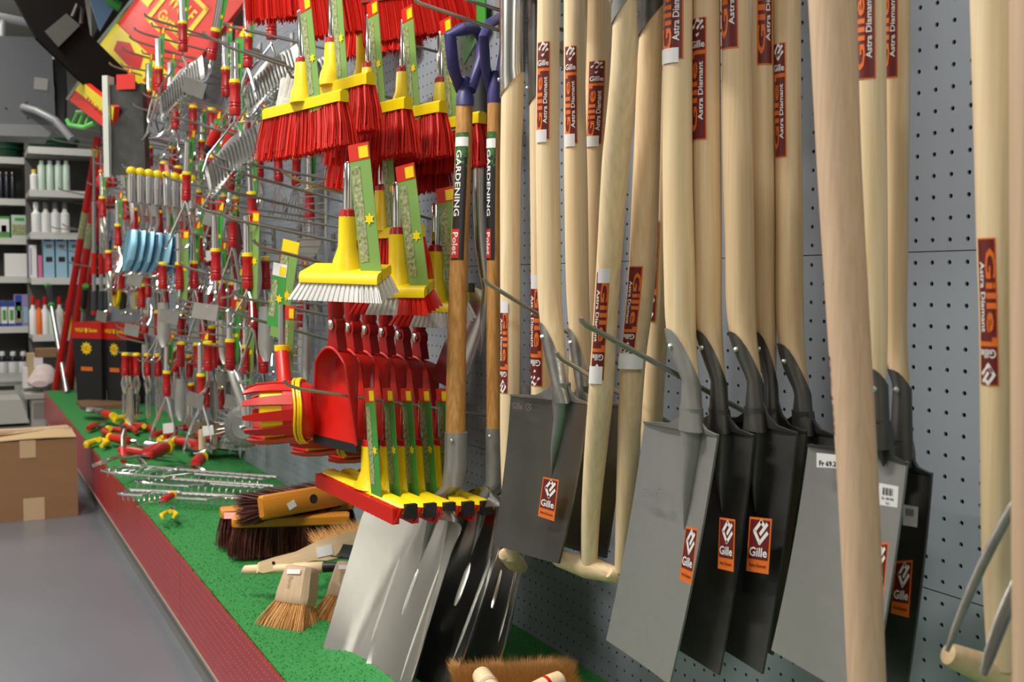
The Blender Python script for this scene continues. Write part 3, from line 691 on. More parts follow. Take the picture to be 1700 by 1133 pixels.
def zone(q):
    if q[0] < 158: return 'far grey hook reaching past the red poles'
    if q[1] < 145: return 'thin grey hook in front of the red header sign'
    if q[0] < 300: return 'grey hook among the hanging tools at the left'
    return 'grey hook right of the hanging tools, toward the brooms'
ct = {}
make_rod(476, 643, 741, 681, .47, 'hook carrying the yellow squeegees, below the red dustpans')
for q in sorted(RODS, key=lambda q: q[1]):
    z_ = zone(q); ct[z_] = ct.get(z_, 0)+1
    make_rod(*q, label='%s, %s from the top' % (z_, 'first' if ct[z_] == 1 else ORD[ct[z_]-1])); list(COL.objects)[-3]['group'] = 'display hooks on the tool wall'
for (q, lb, o1) in (((690, 3, 862, 62), 'thick grey hook crossing in front of the purple D-grips', .3), ((770, -2, 940, 52), 'thick grey hook behind the upright spade necks, top of picture', .22),
      ((805, 468, 890, 526), 'long hook with bent tip crossing the second varnished shovel handle', .27), ((926, 592, 1032, 658), 'long hook ending between the two olive spade sockets', .27), ((966, 536, 1105, 612), 'long dark hook crossing in front of the slanting spade handles', .34)):
    x1, y1, x2, y2 = q; make_rod(x1, y1, x2, y2, o1, lb, .0036)

# ---------------------------------------------------------------- small parts shared by the hanging goods
def card(root, x, y0, z0, w_, h, tilt=0, art=0, top='red_print'):     # hang card in local coordinates, faces -y
    M_ = T(x, y0, z0) @ Ry(tilt)
    def q(x0, z0_, x1, z1, yy): return [M_ @ V(p) for p in ((x0, yy, z0_), (x1, yy, z0_), (x1, yy, z1), (x0, yy, z1))]
    a = MB().prism(q(-w_/2, -h, w_/2, 0, 0), (0, 0, 0), (0, .0012, 0)).build('hang_card', 'green_light' if art else 'green', root, local=True, flat=True)
    MB().prism(q(-w_/2, -.03, w_/2, 0, -.0006), (0, 0, 0), (0, .0004, 0)).build('card_header', top, a, local=True, flat=True)
    mb = MB(); mb.prism(q(0, -.027, w_*.45, -.006, -.0012), (0, 0, 0), (0, .0004, 0)); mb.build('price_patch', 'yellow', a, local=True, flat=True)
    mb = MB(); mb.prism(q(-w_*.42, -h*.85, -w_*.02, -.04, -.0008), (0, 0, 0), (0, .0004, 0)).build('photo', 'photo_print', a, local=True, flat=True)
    mb = MB(); c = M_ @ V((w_*.2, -.0014, -h*.55)); mb.add([c+V((math.cos(k*math.pi/6)*(w_*.26 if k % 2 else w_*.14), 0, math.sin(k*math.pi/6)*(w_*.26 if k % 2 else w_*.14))) for k in range(12)], [tuple(range(12))]).build('flower_mark', 'yellow', a, local=True, flat=True)
    return a
def sleeve(root, h=.11, x=0): return MB().lathe([(.007, h), (.011, h-.004), (.012, .02), (.014, 0)], 10, T(x, 0, 0)).build('tool_shank', 'chrome', root, local=True)
def socket_(root, L=.085, r=.0145):
    MB().lathe([(r*.6, 0), (r*.95, -.001), (r*1.04, -.006), (r*.9, -.014), (r*.9, -.02), (r*1.06, -.05), (r*1.1, -.052), (r*.98, -.055), (r*1.1, -.06), (r*.98, -.064), (r*1.1, -.069), (r, -L), (r*.7, -L-.001)], 12).build('socket', 'red_dark', root, local=True)
    MB().lathe([(r*.7, .011), (r*1.0, .009), (r*1.08, 0), (r*.9, -.002)], 12).build('collar', 'yellow', root, local=True)
def arc(c, r, a0, a1, n=8, pl='xz'):
    o = []
    for i in range(n+1):
        a = math.radians(a0+(a1-a0)*i/n); u, v = r*math.cos(a), r*math.sin(a)
        o.append(V((c[0]+u, c[1], c[2]+v)) if pl == 'xz' else V((c[0], c[1]+u, c[2]+v)))
    return o
HEADS = {}
def h_cultivator(t):     # three hooked tines
    for k in (-1, 0, 1):
        MB().tube([V((0, 0, -.085)), V((k*.02, -.005, -.12)), V((k*.04, -.02, -.16))]+arc((k*.04, -.045, -.16), .028, 0, -140, 6, 'yz'), .003, 6).build('tine', 'chrome', t, local=True)
def h_leveller(t, flip=1):     # wire triangle carrying a slotted plate
    MB().tube([V((0, 0, -.085)), V((0, 0, -.1)), V((-.075, -.02, -.19)), V((-.085, -.03, -.235))], .0035, 6).build('wire_arm', 'chrome', t, local=True)
    MB().tube([V((0, 0, -.1)), V((.02, -.01, -.13)), V((.03, -.015, -.19))], .0035, 6).build('wire_arm', 'chrome', t, local=True)
    m = T(.02, -.03, -.2) @ Ry(-32) @ Rx(66)
    pl = MB().sheet([[m @ V((x, y+.015*math.cos(x*30), 0)) for x in [-.11+.0275*i for i in range(9)]] for y in (-.055, -.02, .02, .055)], (0, 0, .0025)).build('slotted_plate', 'steel', t, local=True)
    mb = MB()
    for i in range(17): mb.box(m @ V((-.1+.0125*i, -.06, -.006)), (.005, .003, .018), m.to_3x3().to_4x4())
    mb.build('plate_teeth', 'steel', t, local=True)
    mb = MB()
    for i in range(15): mb.box(m @ V((-.092+.0125*i, 0, .004)), (.004, .09, .002), m.to_3x3().to_4x4())
    mb.build('slots', 'steel_dark', pl, local=True, flat=True)
def h_hoe(t):
    MB().tube([V((0, 0, -.085)), V((0, 0, -.12)), V((.01, -.02, -.15)), V((.012, -.05, -.165))], [.006, .006, .005, .005], 7).build('neck', 'chrome', t, local=True)
    MB().prism([(-.04, -.05, -.15), (.055, -.05, -.158), (.05, -.056, -.205), (-.05, -.054, -.195)], (0, 0, 0), (0, .002, 0)).build('blade', 'steel', t, local=True, flat=True)
def h_trowel(t, m='steel', wd=.034, L=.16):
    MB().tube([V((0, 0, -.085)), V((0, .004, -.12)), V((0, .008, -.14))], [.006, .005, .004], 7).build('neck', 'chrome', t, local=True)
    g = []
    for i in range(8):
        v = i/7; hw = wd*(.8+.35*v if v < .6 else 1.01*math.sqrt(max(.02, 1-((v-.6)/.42)**2)))
        g.append([V((hw*u, .01*(u*u)*-1+.008, -.135-L*v)) for u in (-1, -.6, -.2, .2, .6, 1)])
    MB().sheet(g, (0, .0018, 0)).build('blade', m, t, local=True)
def h_fork2(t):      # two long bowed prongs (weeder)
    for k in (-1, 1):
        MB().tube([V((0, 0, -.085)), V((k*.012, 0, -.11)), V((k*.05, -.01, -.19)), V((k*.056, -.015, -.22)), V((k*.045, -.04, -.245)), V((k*.02, -.06, -.25))], [.005, .005, .0045, .0045, .004, .003], 7).build('prong', 'chrome', t, local=True)
def h_wirefork(t):
    for k in (-2, -1, 0, 1, 2):
        MB().tube([V((k*.003, 0, -.085)), V((k*.014, 0, -.13)), V((k*.017, -.006, -.17)), V((k*.017, -.022, -.2))], .0022, 6).build('tine', 'chrome', t, local=True)
def h_edger(t):
    MB().tube([V((0, 0, -.085)), V((0, 0, -.14))], .006, 7).build('neck', 'chrome', t, local=True)
    MB().prism([V((.055*math.cos(math.radians(a)), 0, -.14+.06*math.sin(math.radians(a)))) for a in range(180, 361, 18)], (0, 0, 0), (0, .002, 0)).build('blade', 'steel', t, local=True, flat=True)
def h_shear(t):
    for k in (-1, 1):
        MB().tube([V((k*.008, 0, -.08)), V((k*.018, 0, -.12)), V((k*.006, 0, -.16))], [.006, .008, .006], 7).build('arm', 'steel_bright', t, local=True)
        MB().prism([(k*.001, k*.002, -.15), (k*.02, k*.002, -.17), (k*.016, k*.002, -.24), (k*.002, k*.002, -.27)], (0, 0, 0), (0, .002, 0)).build('blade', 'steel_bright', t, local=True, flat=True)
    MB().ball((0, -.006, -.155), .006, 8, 4).build('pivot', 'rivet', t, local=True)
def h_blue(t):       # narrow planting trowel with bluish blade
    MB().tube([V((0, 0, -.02)), V((0, 0, -.085)), V((0, .004, -.13)), V((0, -.008, -.16))], [.007, .006, .0045, .004], 7).build('neck', 'chrome', t, local=True)
    MB().sheet([[V((hw*u, .012*u*u-.01-.02*v, -.155-.11*v)) for u in (-1, -.5, 0, .5, 1)] for v, hw in ((0, .022), (.3, .028), (.7, .026), (.9, .018), (1, .006))], (0, .0018, 0)).build('blade', 'blue_steel', t, local=True)
DESC = dict(cultivator=('cultivator_head', 'three-tined cultivator head'), leveller=('leveller_head', 'levelling head with slotted steel plate'), hoe=('hoe_head', 'steel hoe head'), trowel=('trowel', 'steel trowel'),
  fork2=('weeding_fork', 'bowed two-prong weeder'), wirefork=('hand_fork', 'five-tined wire hand fork'), edger=('lawn_edger', 'half-moon edger'), shear=('garden_shears', 'steel garden shears'), blue=('planting_trowel', 'blue-tinted planting trowel'))
PROTO = {}
def tool(kind, px, py, o, label=None, yaw=0, lean=0, cards=1, group=None, s=1.0):
    """red-handled tool head; (px,py) is its yellow collar"""
    key = (kind, cards); p = P(px, py, o); m = T(*p) @ Rz(yaw) @ Ry(lean) @ M4.Scale(s, 4)
    nm, ds = DESC[kind]; first = key not in PROTO
    if first:
        t = thing(nm, label or '', 'tool head' if kind not in ('trowel', 'blue', 'shear') else 'garden tool', M4.Identity(4))
        if kind != 'blue': socket_(t)
        else: MB().ball((0, 0, 0), (.014, .014, .012), 8, 5).build('collar', 'yellow', t, local=True)
        if kind == 'blue': MB().lathe([(.009, .0), (.012, -.03), (.011, -.08), (.006, -.085)], 10).build('grip', 'chrome', t, local=True)
        if cards and kind != 'blue': sleeve(t)
        if cards == 1: card(t, .016, .006, .15, .03, .19, 6)
        if cards == 2: card(t, .02, .006, .12, .05, .24, 4, 1)
        globals()['h_'+kind](t); PROTO[key] = t
    else: t = copy_tree(PROTO[key])
    t.matrix_world = m; MW[t.name] = m
    lb = label or 'red-handled %s hanging on the tool wall' % ds
    tag(t, lb, t['category'], group)
    return t
HERO = [ # kind, x, y, o, where, yaw, lean, cards
 ('leveller', 303, 40, .36, 'top left above the pruning display', 35, 0, 1), ('hoe', 358, 52, .30, 'top, beside the highest levelling head', 30, 14, 1), ('fork2', 264, 115, .36, 'left of the highest levelling head', 25, 0, 1),
 ('cultivator', 283, 150, .25, 'under the leftmost red banner hooks', 20, 0, 1), ('leveller', 390, 138, .34, 'below and right of the first slotted plate', 40, 0, 1), ('wirefork', 247, 152, .32, 'beside the glove packet, upper row', 10, 0, 1),
 ('cultivator', 375, 116, .22, 'between the two slotted plates', 25, 0, 1), ('fork2', 411, 62, .26, 'above the second slotted plate', 30, 0, 1), ('wirefork', 213, 172, .38, 'in front of the glove packet', 20, -4, 1),
 ('leveller', 450, 15, .20, 'under the red brooms at the top', 40, 0, 0), ('leveller', 508, 26, .12, 'behind the first red broom, near the top', 40, 0, 0), ('hoe', 413, 128, .16, 'right of the second slotted plate', 20, 0, 0),
 ('hoe', 272, 273, .3, 'middle row, pink tag above', 20, 0, 0), ('edger', 296, 280, .26, 'middle row right of the pink tag', 20, 0, 0), ('cultivator', 355, 262, .28, 'middle row beneath the curved wire hooks', 30, 0, 1),
 ('hoe', 385, 270, .26, 'middle row, second from the curved wire hooks', 30, 8, 1), ('fork2', 310, 290, .33, 'middle row, in front of the blue trowels', 30, 4, 1), ('hoe', 245, 388, .36, 'lower middle row left, by the blue trowels', 25, 5, 0),
 ('wirefork', 196, 376, .38, 'lower middle row, leftmost by the red poles', 20, 0, 1), ('hoe', 298, 440, .33, 'centre row with the green card, first', 30, 0, 2), ('cultivator', 322, 438, .28, 'centre row with the green card, second', 30, 0, 1),
 ('hoe', 358, 418, .33, 'centre row with the tall silver sleeve', 35, 0, 1), ('fork2', 386, 366, .22, 'above the centre row, behind the silver sleeve', 20, 0, 0), ('trowel', 270, 440, .36, 'centre row with the photo card', 30, 0, 0),
 ('cultivator', 411, 426, .33, 'right of centre with the green hang card', 25, 0, 2), ('trowel', 440, 432, .22, 'behind the green hang card right of centre', 25, 0, 0), ('trowel', 418, 324, .26, 'upper right under the grey slotted plates', 20, -3, 1),
 ('wirefork', 245, 460, .3, 'second lower row above the steel hoe blades', 20, 0, 0), ('hoe', 185, 459, .4, 'by the red poles, second lower row', 20, 0, 0), ('cultivator', 225, 452, .3, 'second lower row beside the yellow loppers', 20, 0, 1),
 ('fork2', 277, 620, .33, 'bottom row, front with price card on prongs', 35, 2, 1), ('fork2', 334, 625, .30, 'bottom row, second with price card on prongs', 35, 0, 1), ('hoe', 345, 572, .3, 'bottom row above the spiked wheel', 20, 0, 0),
 ('hoe', 408, 578, .18, 'right of the spiked wheel', 20, 0, 2), ('trowel', 437, 574, .18, 'second right of the spiked wheel', 20, 0, 1), ('edger', 290, 582, .25, 'bottom row behind the front weeder', 20, 0, 0),
 ('wirefork', 362, 570, .12, 'bottom row behind the spiked wheel arm', 20, 0, 1), ('trowel', 215, 590, .38, 'bottom row, leftmost beside the black box', 20, 0, 0), ('hoe', 400, 210, .12, 'under the second slotted plate near the wall', 20, 0, 1),
 ('edger', 514, 318, .06, 'at the wall left of the wire rake', 20, 0, 1), ('fork2', 330, 470, .2, 'centre, over the grey hoe blades', 20, 0, 0), ('trowel', 505, 470, .08, 'at the wall behind the wire rake teeth', 20, 0, 0)]
for kind, x, y, o, wh, yaw, lean, cd_ in HERO: tool(kind, x, y, o, '%s, %s' % (DESC[kind][1], wh), yaw, lean, cd_)
def hook_at(a, lb='grey steel display hook'):
    w_ = V((a.x, -.001, a.z-.12*(-a.y))); t = thing('display_hook', lb, 'hook', w_, 'display hooks on the tool wall')
    MB().tube([w_, a+V((0, .02, -.002)), a, a+V((0, -.006, .012))], .0036, 7).build('rod', 'rod', t); MB().box(w_+V((0, -.003, 0)), (.03, .004, .045)).build('back_plate', 'rod', t)
for kind, x, y, o, wh, yaw, lean, cd_ in HERO:
    p = P(x, y, o); top = {0: .0, 1: .145, 2: .115}[cd_]; hook_at(p+V((.012, -.02, top)), 'hook of the %s' % ' '.join(('%s, %s' % (DESC[kind][1], wh)).split()[:13]))
# rows of alike goods along one hook
def row(kind, n, x0, y0, o0, x1, y1, o1, label, group, yaw=20, cards=0, s=1.0):
    a = P(x0, y0, o0); b = V((a.x, -max(.04, o1*.6), a.z-.02)); top = .165 if cards else .02
    for i in range(n):
        p = a.lerp(b, i/max(1, n-1)); tool(kind, x0, y0, o0, '%s, %s' % (label, ORD[i]), yaw+R.uniform(-6, 6), R.uniform(-3, 3), cards, group, s).location = p
    hook_at(a+V((0, -.025, top-.008)), 'hook carrying the %s' % group)
row('blue', 8, 218, 284, .45, 315, 306, .40, 'blue-bladed planting trowel in the row left of centre', 'row of blue planting trowels', 25, s=1.35)
row('cultivator', 4, 318, 232, .16, 0, 0, .0, 'chrome cultivator deep behind, above the middle', 'cultivators deep behind, above the middle', 20, 1)
row('fork2', 4, 330, 320, .18, 0, 0, .0, 'bowed weeder deep in the middle of the wall', 'weeders deep in the middle', 20, 1)
row('trowel', 4, 368, 470, .16, 0, 0, .0, 'steel trowel low behind the aerator wheel', 'trowels low behind the wheel', 20, 1)
row('wirefork', 4, 282, 400, .26, 0, 0, .05, 'chrome fork in the lower middle row', 'chrome forks, lower middle', 20, 1)
row('cultivator', 4, 262, 520, .32, 0, 0, .1, 'cultivator in the row over the shears', 'cultivators over the shears', 20, 0)
row('fork2', 4, 222, 350, .40, 0, 0, .2, 'bowed weeder left of the blue trowels', 'weeders left of the blue trowels', 20, 0)
row('shear', 4, 180, 420, .42, 0, 0, .2, 'steel shears right behind the red poles, lower', 'lower shears behind the poles', 20, 0)
row('cultivator', 4, 395, 520, .2, 0, 0, .02, 'cultivator hanging above the spiked wheel', 'cultivators above the wheel', 20, 1)
row('wirefork', 3, 430, 250, .16, 0, 0, .0, 'chrome hand fork under the third slotted plate', 'forks under the third plate', 20, 1)
row('edger', 3, 318, 640, .16, 0, 0, .02, 'half-moon edger low behind the weeders', 'edgers low behind the weeders', 20, 0)
row('cultivator', 3, 228, 240, .34, 0, 0, .1, 'cultivator below the glove packet', 'cultivators below the gloves', 20, 0)
row('shear', 8, 208, 590, .40, 305, 604, .16, 'red-handled steel shears hanging beside the black boxes', 'row of garden shears by the black boxes', 25)
row('trowel', 5, 300, 572, .30, 346, 588, .12, 'red-handled trowel in the row above the green mat', 'row of trowels low on the wall', 20, s=.95)
row('hoe', 4, 235, 476, .34, 315, 498, .10, 'grey steel hoe head in the row of the lower middle', 'row of hoe heads, lower middle', 25)
row('cultivator', 5, 195, 412, .38, 262, 430, .1, 'small cultivator in the row behind the yellow loppers', 'row of cultivators at the left', 20, 1)
row('wirefork', 5, 262, 335, .25, 330, 352, .02, 'chrome hand fork in the row beneath the blue trowels', 'row of chrome hand forks', 20)
row('cultivator', 5, 290, 175, .30, 352, 192, .04, 'cultivator with chrome curved tines, row under the first slotted plate', 'row of curved cultivators, upper', 20)
row('wirefork', 4, 330, 395, .22, 372, 408, .05, 'small fork in the row behind the tall silver sleeve', 'row of small forks at centre', 20, 1)
row('trowel', 4, 240, 520, .30, 300, 536, .08, 'broad steel trowel in the row over the shears', 'row of broad trowels over the shears', 20)
row('fork2', 3, 420, 498, .2, 452, 508, .08, 'chrome weeder in the row left of the fruit pickers', 'row of weeders right of the wheel', 20, 1)
row('trowel', 3, 205, 240, .3, 240, 250, .1, 'steel trowel in the row under the glove packet', 'row of trowels under the gloves', 20)
row('shear', 4, 170, 330, .42, 205, 340, .2, 'red-handled shears in the row beside the red poles', 'row of shears beside the red poles', 20, 1)
row('hoe', 3, 352, 545, .18, 385, 552, .05, 'hoe head in the row over the spiked wheel', 'row of hoe heads over the spiked wheel', 20)
# short red plugs pointing down in front of the second slotted plate
for i, (x, y, o) in enumerate(((356, 226, .34), (381, 232, .30), (404, 240, .25), (426, 249, .2))):
    t = thing('pruning_saw', 'short red handle with black tip slanting down under the slotted plates, %s' % ORD[i], 'saw', T(*P(x, y, o)) @ Rz(30) @ Ry(38), 'slanting red handles under the plates')
    MB().lathe([(.008, .03), (.014, .028), (.0155, 0), (.014, -.03), (.01, -.031)], 10).build('grip', 'red', t, local=True)
    MB().lathe([(.012, -.03), (.014, -.034), (.011, -.055), (.005, -.058)], 10).build('tip', 'black', t, local=True)
    MB().tube([V((0, 0, .03)), V((0, 0, .12)), V((.03, 0, .16)), V((.03, 0, .2))], .0035, 6).build('wire', 'chrome', t, local=True)
# curved chrome wire hooks (spring rakes folded) in the upper left
for i, (x, y, o) in enumerate(((262, 150, .33), (275, 158, .26), (292, 165, .2), (308, 172, .14))):
    t = thing('curved_hook_tool', 'big chrome wire loop of a folded rake, upper left, %s' % ORD[i], 'garden tool', T(*P(x, y, o)) @ Rz(30), 'chrome wire loops, upper left')
    MB().tube([V((.02, 0, .05)), V((0, 0, .02)), V((-.035, -.005, -.05)), V((-.05, -.008, -.1)), V((-.03, -.01, -.15)), V((.02, -.01, -.165)), V((.07, -.008, -.15)), V((.1, 0, -.1)), V((.13, 0, -.08))], .0042, 8).build('loop', 'chrome', t, local=True)
    MB().tube([V((.07, 0, -.15)), V((.1, 0, -.12)), V((.09, 0, -.08)), V((.12, 0, -.05)), V((.16, 0, -.07))], .0035, 7).build('spring', 'chrome', t, local=True)
# spiked wheel cultivator
t = thing('spiked_wheel', 'aerator wheel with steel spikes on a bent chrome bracket', 'garden tool', T(*P(382, 568, .27)) @ Rz(52))
socket_(t); sleeve(t, .1); card(t, .02, .008, .13, .035, .2, 5)
MB().tube([V((0, 0, -.085)), V((.012, -.004, -.1)), V((.03, -.01, -.14)), V((.055, -.016, -.2)), V((.06, -.02, -.26))], [.012, .018, .02, .019, .014], 10, flat=.35, ref=(1, 0, 0)).build('bracket', 'steel_bright', t, local=True)
mw = T(.045, .012, -.262) @ Rx(90)
MB().lathe([(.02, -.028), (.05, -.03), (.066, -.02), (.066, .02), (.05, .03), (.02, .028)], 28, mw).build('drum', 'cast', t, local=True)
MB().lathe([(.004, .03), (.035, .032), (.04, .028)], 20, mw).build('hub_plate', 'steel', t, local=True)
MB().ball((.045, -.026, -.262), .008, 10, 5).build('axle_nut', 'rivet', t, local=True)
mb = MB()
for ri in range(3):
    for k in range(16):
        a = 2*math.pi*(k+ri/3)/16; c, s_ = math.cos(a), math.sin(a); y = -.02+.02*ri
        mb.tube([mw @ V((c*.064, s_*.064, y)), mw @ V((c*.1, s_*.1, y))], [.003, .0008], 5)
mb.build('spikes', 'steel', t, local=True, kind='stuff')
# glove packet
t = thing('glove_packet', 'clear packet of grey gloves with pale edge hanging at the upper left', 'gloves', T(*P(206, 140, .42)) @ Rz(50) @ M4.Scale(1.15, 4))
MB().sheet([[V((x, .02*math.sin(3*x*20+z*9)*.3, z)) for x in (-.07, -.04, 0, .04, .07)] for z in (0, -.06, -.12, -.18, -.24, -.3)], (0, .03, 0)).build('bag', mat('bag_grey', lin(70, 72, 70), .25, 0, .5, (18, 18, 18), .4), t, local=True)
MB().sheet([[V((x, -.012, z)) for x in (-.075, -.055)] for z in (.03, -.1, -.2, -.31)], (0, .04, 0)).build('bag_edge', mat('bag_white', lin(205, 212, 205), .35), t, local=True)
MB().prism([(-.02, -.014, .03), (.05, -.014, .03), (.05, -.014, -.02), (-.02, -.014, -.02)], (0, 0, 0), (0, .002, 0)).build('header', 'red_print', t, local=True, flat=True)
# yellow loppers pair
for i, (x, y, o) in enumerate(((201, 452, .36), (226, 456, .30))):
    t = thing('lopper', 'yellow and black lopper head with red grip, %s' % ('nearer the red poles' if i == 0 else 'second from the red poles'), 'lopper', T(*P(x, y, o)) @ Rz(30) @ Ry(6-12*i))
    MB().lathe([(.01, .0), (.017, -.005), (.019, -.05), (.022, -.07), (.01, -.074)], 12).build('grip', 'red', t, local=True)
    MB().prism([(-.02, -.012, -.06), (.012, -.012, -.075), (.004, -.012, -.13), (-.012, -.012, -.16), (-.034, -.012, -.15), (-.038, -.012, -.11)], (0, 0, 0), (0, .02, 0)).build('guard', 'yellow', t, local=True)
    MB().prism([(.0, .0, -.085), (.03, .0, -.1), (.026, .0, -.16), (.0, .0, -.17)], (0, 0, 0), (0, .016, 0)).build('cutter', 'black', t, local=True)
    MB().lathe([(.0085, .1), (.01, .02), (.011, 0)], 8).build('shank', 'green', t, local=True)
# wall-mounted wire rakes (long combs) and other flat goods near the wall
def comb(label, x0, y0, x1, y1, o, n, L, side=-1, spine=.004, cat='rake', nm='wire_rake'):
    a, b = P(x0, y0, o), P(x1, y1, o); t = thing(nm, label, cat, b)
    MB().tube([a, b], spine, 8).build('spine', 'steel_bright', t); d = V((side, -.25, .02)).normalized()
    for i in range(n):
        p = a.lerp(b, (i+.5)/n); MB().tube([p, p+d*L*.85, p+d*L+V((0, -.004, -.006))], .0022, 5).build('tine', 'steel_bright', t)
    return t
t = comb('upright chrome comb rake hanging left of the fruit pickers', 541, 282, 541, 452, .08, 14, .16)
c0 = P(541, 292, .08)
for dx in (.0, ): MB().tube([P(541, 300, .07), P(500, 320, .07), P(512, 440, .06), P(541, 440, .07)], .0022, 6).build('frame_wire', 'steel_bright', t)
t = comb('second chrome comb rake below, teeth pointing left above the fruit pickers', 506, 500, 500, 640, .12, 10, .1)
t = comb('small chrome wire comb at the wall right of the first comb rake', 518, 300, 524, 540, .03, 12, .05)
t = thing('steel_bracket', 'bluish steel bracket strips on the wall behind the yellow scrub brush', 'bracket', P(600, 400, .02))
for a, b in (((613, 314), (598, 402)), ((596, 342), (586, 420)), ((590, 350), (590, 400))): MB().tube([P(a[0], a[1], .03), P(b[0], b[1], .03)], .006, 8).build('strip', mat('blue_grey_steel', (.5, .58, .66), .3, .9), t)
t = thing('seed_card', 'tilted green hang card with red end on the hook right of centre', 'card', T(*P(484, 400, .3)) @ Rz(30) @ Ry(12)); card(t, 0, 0, 0, .055, .24, 0, 1, 'yellow')
t = thing('seed_card', 'small green packet with red foot beside the tilted hang card', 'card', T(*P(466, 438, .34)) @ Rz(30) @ Ry(10)); card(t, 0, 0, 0, .045, .15, 0, 0, 'white')
t = thing('folding_saw', 'dark red folding saw hanging at centre right of the silver sleeve', 'saw', T(*P(392, 372, .2)) @ Rz(30))
MB().sheet([[V((x, 0, z)) for x in (a, b)] for z, a, b in ((0, -.01, .01), (-.05, -.022, .02), (-.12, -.024, .03), (-.18, -.012, .03), (-.21, .0, .02))], (0, .006, 0)).build('guard', mat('dark_red', lin(96, 20, 22), .3), t, local=True)
MB().tube(arc((.06, 0, -.12), .045, 0, 350, 16), .003, 6).build('ring', 'chrome', t, local=True)

# ---------------------------------------------------------------- red brooms
def broom_parts(t, L, H=.105, depth_=.03, mt='bristle_red', n=900, plug=True, seed=1, flare=.18):
    rr = random.Random(seed)
    MB().rings([[V((x, depth_*.5*sy*k, z)) for sy, z in ((-1, -.011), (-1, .009), (-.6, .013), (.6, .013), (1, .009), (1, -.011))] for x, k in ((-.002, .7), (.006, 1), (L-.006, 1), (L+.002, .7))]).build('head_block', 'yellow', t, local=True)
    m = L/2
    MB().lathe([(.030, .006), (.026, .03), (.0185, .05), (.016, .09), (.013, .094)], 14, T(m, 0, 0)).build('socket', 'yellow', t, local=True)
    MB().lathe([(.016, .09), (.0145, .1), (.009, .104)], 12, T(m, 0, 0)).build('socket_ring', 'red_dark', t, local=True)
    mb = MB()
    for i in range(n):
        x = rr.random()*L; y = (rr.random()-.5)*depth_*.8; k = (x/L-.5)*2
        ex = x+k*flare*H+rr.uniform(-.003, .003); ey = y*1.9+rr.uniform(-.004, .004); ez = -H+rr.uniform(0, .006)+abs(k)*.004
        w_ = .0011; a = rr.random()*3.14; dx, dy = math.cos(a)*w_, math.sin(a)*w_
        p = V((x, y, -.008)); q = V((ex, ey, ez)); mid = p.lerp(q, .5)+V((k*.004, 0, 0))
        mb.add([p+V((dx, dy, 0)), p-V((dx, dy, 0)), mid+V((dx, dy, 0)), mid-V((dx, dy, 0)), q+V((dx, dy, 0)), q-V((dx, dy, 0))], [(0, 1, 3, 2), (2, 3, 5, 4)])
    return mb
BR = {}
def broom(label, p0, p1, cards=True, H=.105, key='a', L=None, lean=0, group=None):
    p1 = P(*p1); p0 = P(*p0) if p0 else p1-V((.27, .06, 0)); m = frame(p0, p1) @ Rx(lean); L0 = (p1-p0).length
    if key not in BR:
        t = thing('red_broom', label, 'broom', M4.Identity(4)); LL = .28
        mb = broom_parts(t, LL, H); me = mb.build('bristles', 'bristle_red', t, local=True, flat=True, kind='stuff')
        MB().rings([[V((x*(1), y, z)) for x, y, z in ((a-.0, -.011, 0), (a, .011, 0))]+[V((a, .011, 0)), V((a, -.011, 0))] for a in (.01, .27)]) if False else None
        MB().prism([(.006, -.010, -.008), (LL-.006, -.010, -.008), (LL+.008, -.014, -H+.02), (-.008, -.014, -H+.02)], (0, 0, 0), (0, .022, 0)).build('bristle_core', mat('bristle_core', lin(150, 16, 10), .7), t, local=True, flat=True)
        if cards:
            MB().lathe([(.007, .2), (.009, .196), (.0095, .1)], 10, T(LL/2, 0, 0)).build('shank', 'chrome', t, local=True)
            card(t, LL/2+.03, -.012, .22, .04, .24, -7, 1)
        BR[key] = t
    else: t = copy_tree(BR[key])
    m = m @ M4.Scale(L0/.28, 4); t.matrix_world = m; MW[t.name] = m; tag(t, label, 'broom', group); return t
broom('frontmost red bristle broom with yellow head hanging on its hook', (443, 192, .46), (571, 160, .38))
broom('second red broom tucked behind the frontmost one, higher yellow head', None, (615, 131, .31))
broom('third red broom, yellow head below the second one', None, (677, 172, .22))
broom('fourth red broom, next before the purple grips', None, (735, 178, .14))
broom('fifth red broom at the wall behind the purple D-grip', None, (800, 196, .06))
broom('sixth red broom in shade beneath the third', None, (668, 226, .16), key='b', cards=False)
broom('seventh red broom in shade beneath the fourth', None, (732, 240, .08), key='b', cards=False)
broom('red broom with silver hang card above the second scrub brush', None, (698, 384, .19))
t = thing('angled_broom', 'yellow angled broom socket standing above the second red broom', 'broom', T(*P(604, 118, .2)))
MB().lathe([(.022, -.02), (.017, .03), (.0165, .09), (.012, .094)], 12).build('socket', 'yellow', t, local=True)
MB().tube([V((-.09, 0, -.04)), V((-.04, 0, -.02)), V((0, 0, 0))], [.012, .016, .02], 10).build('arm', 'yellow', t, local=True)
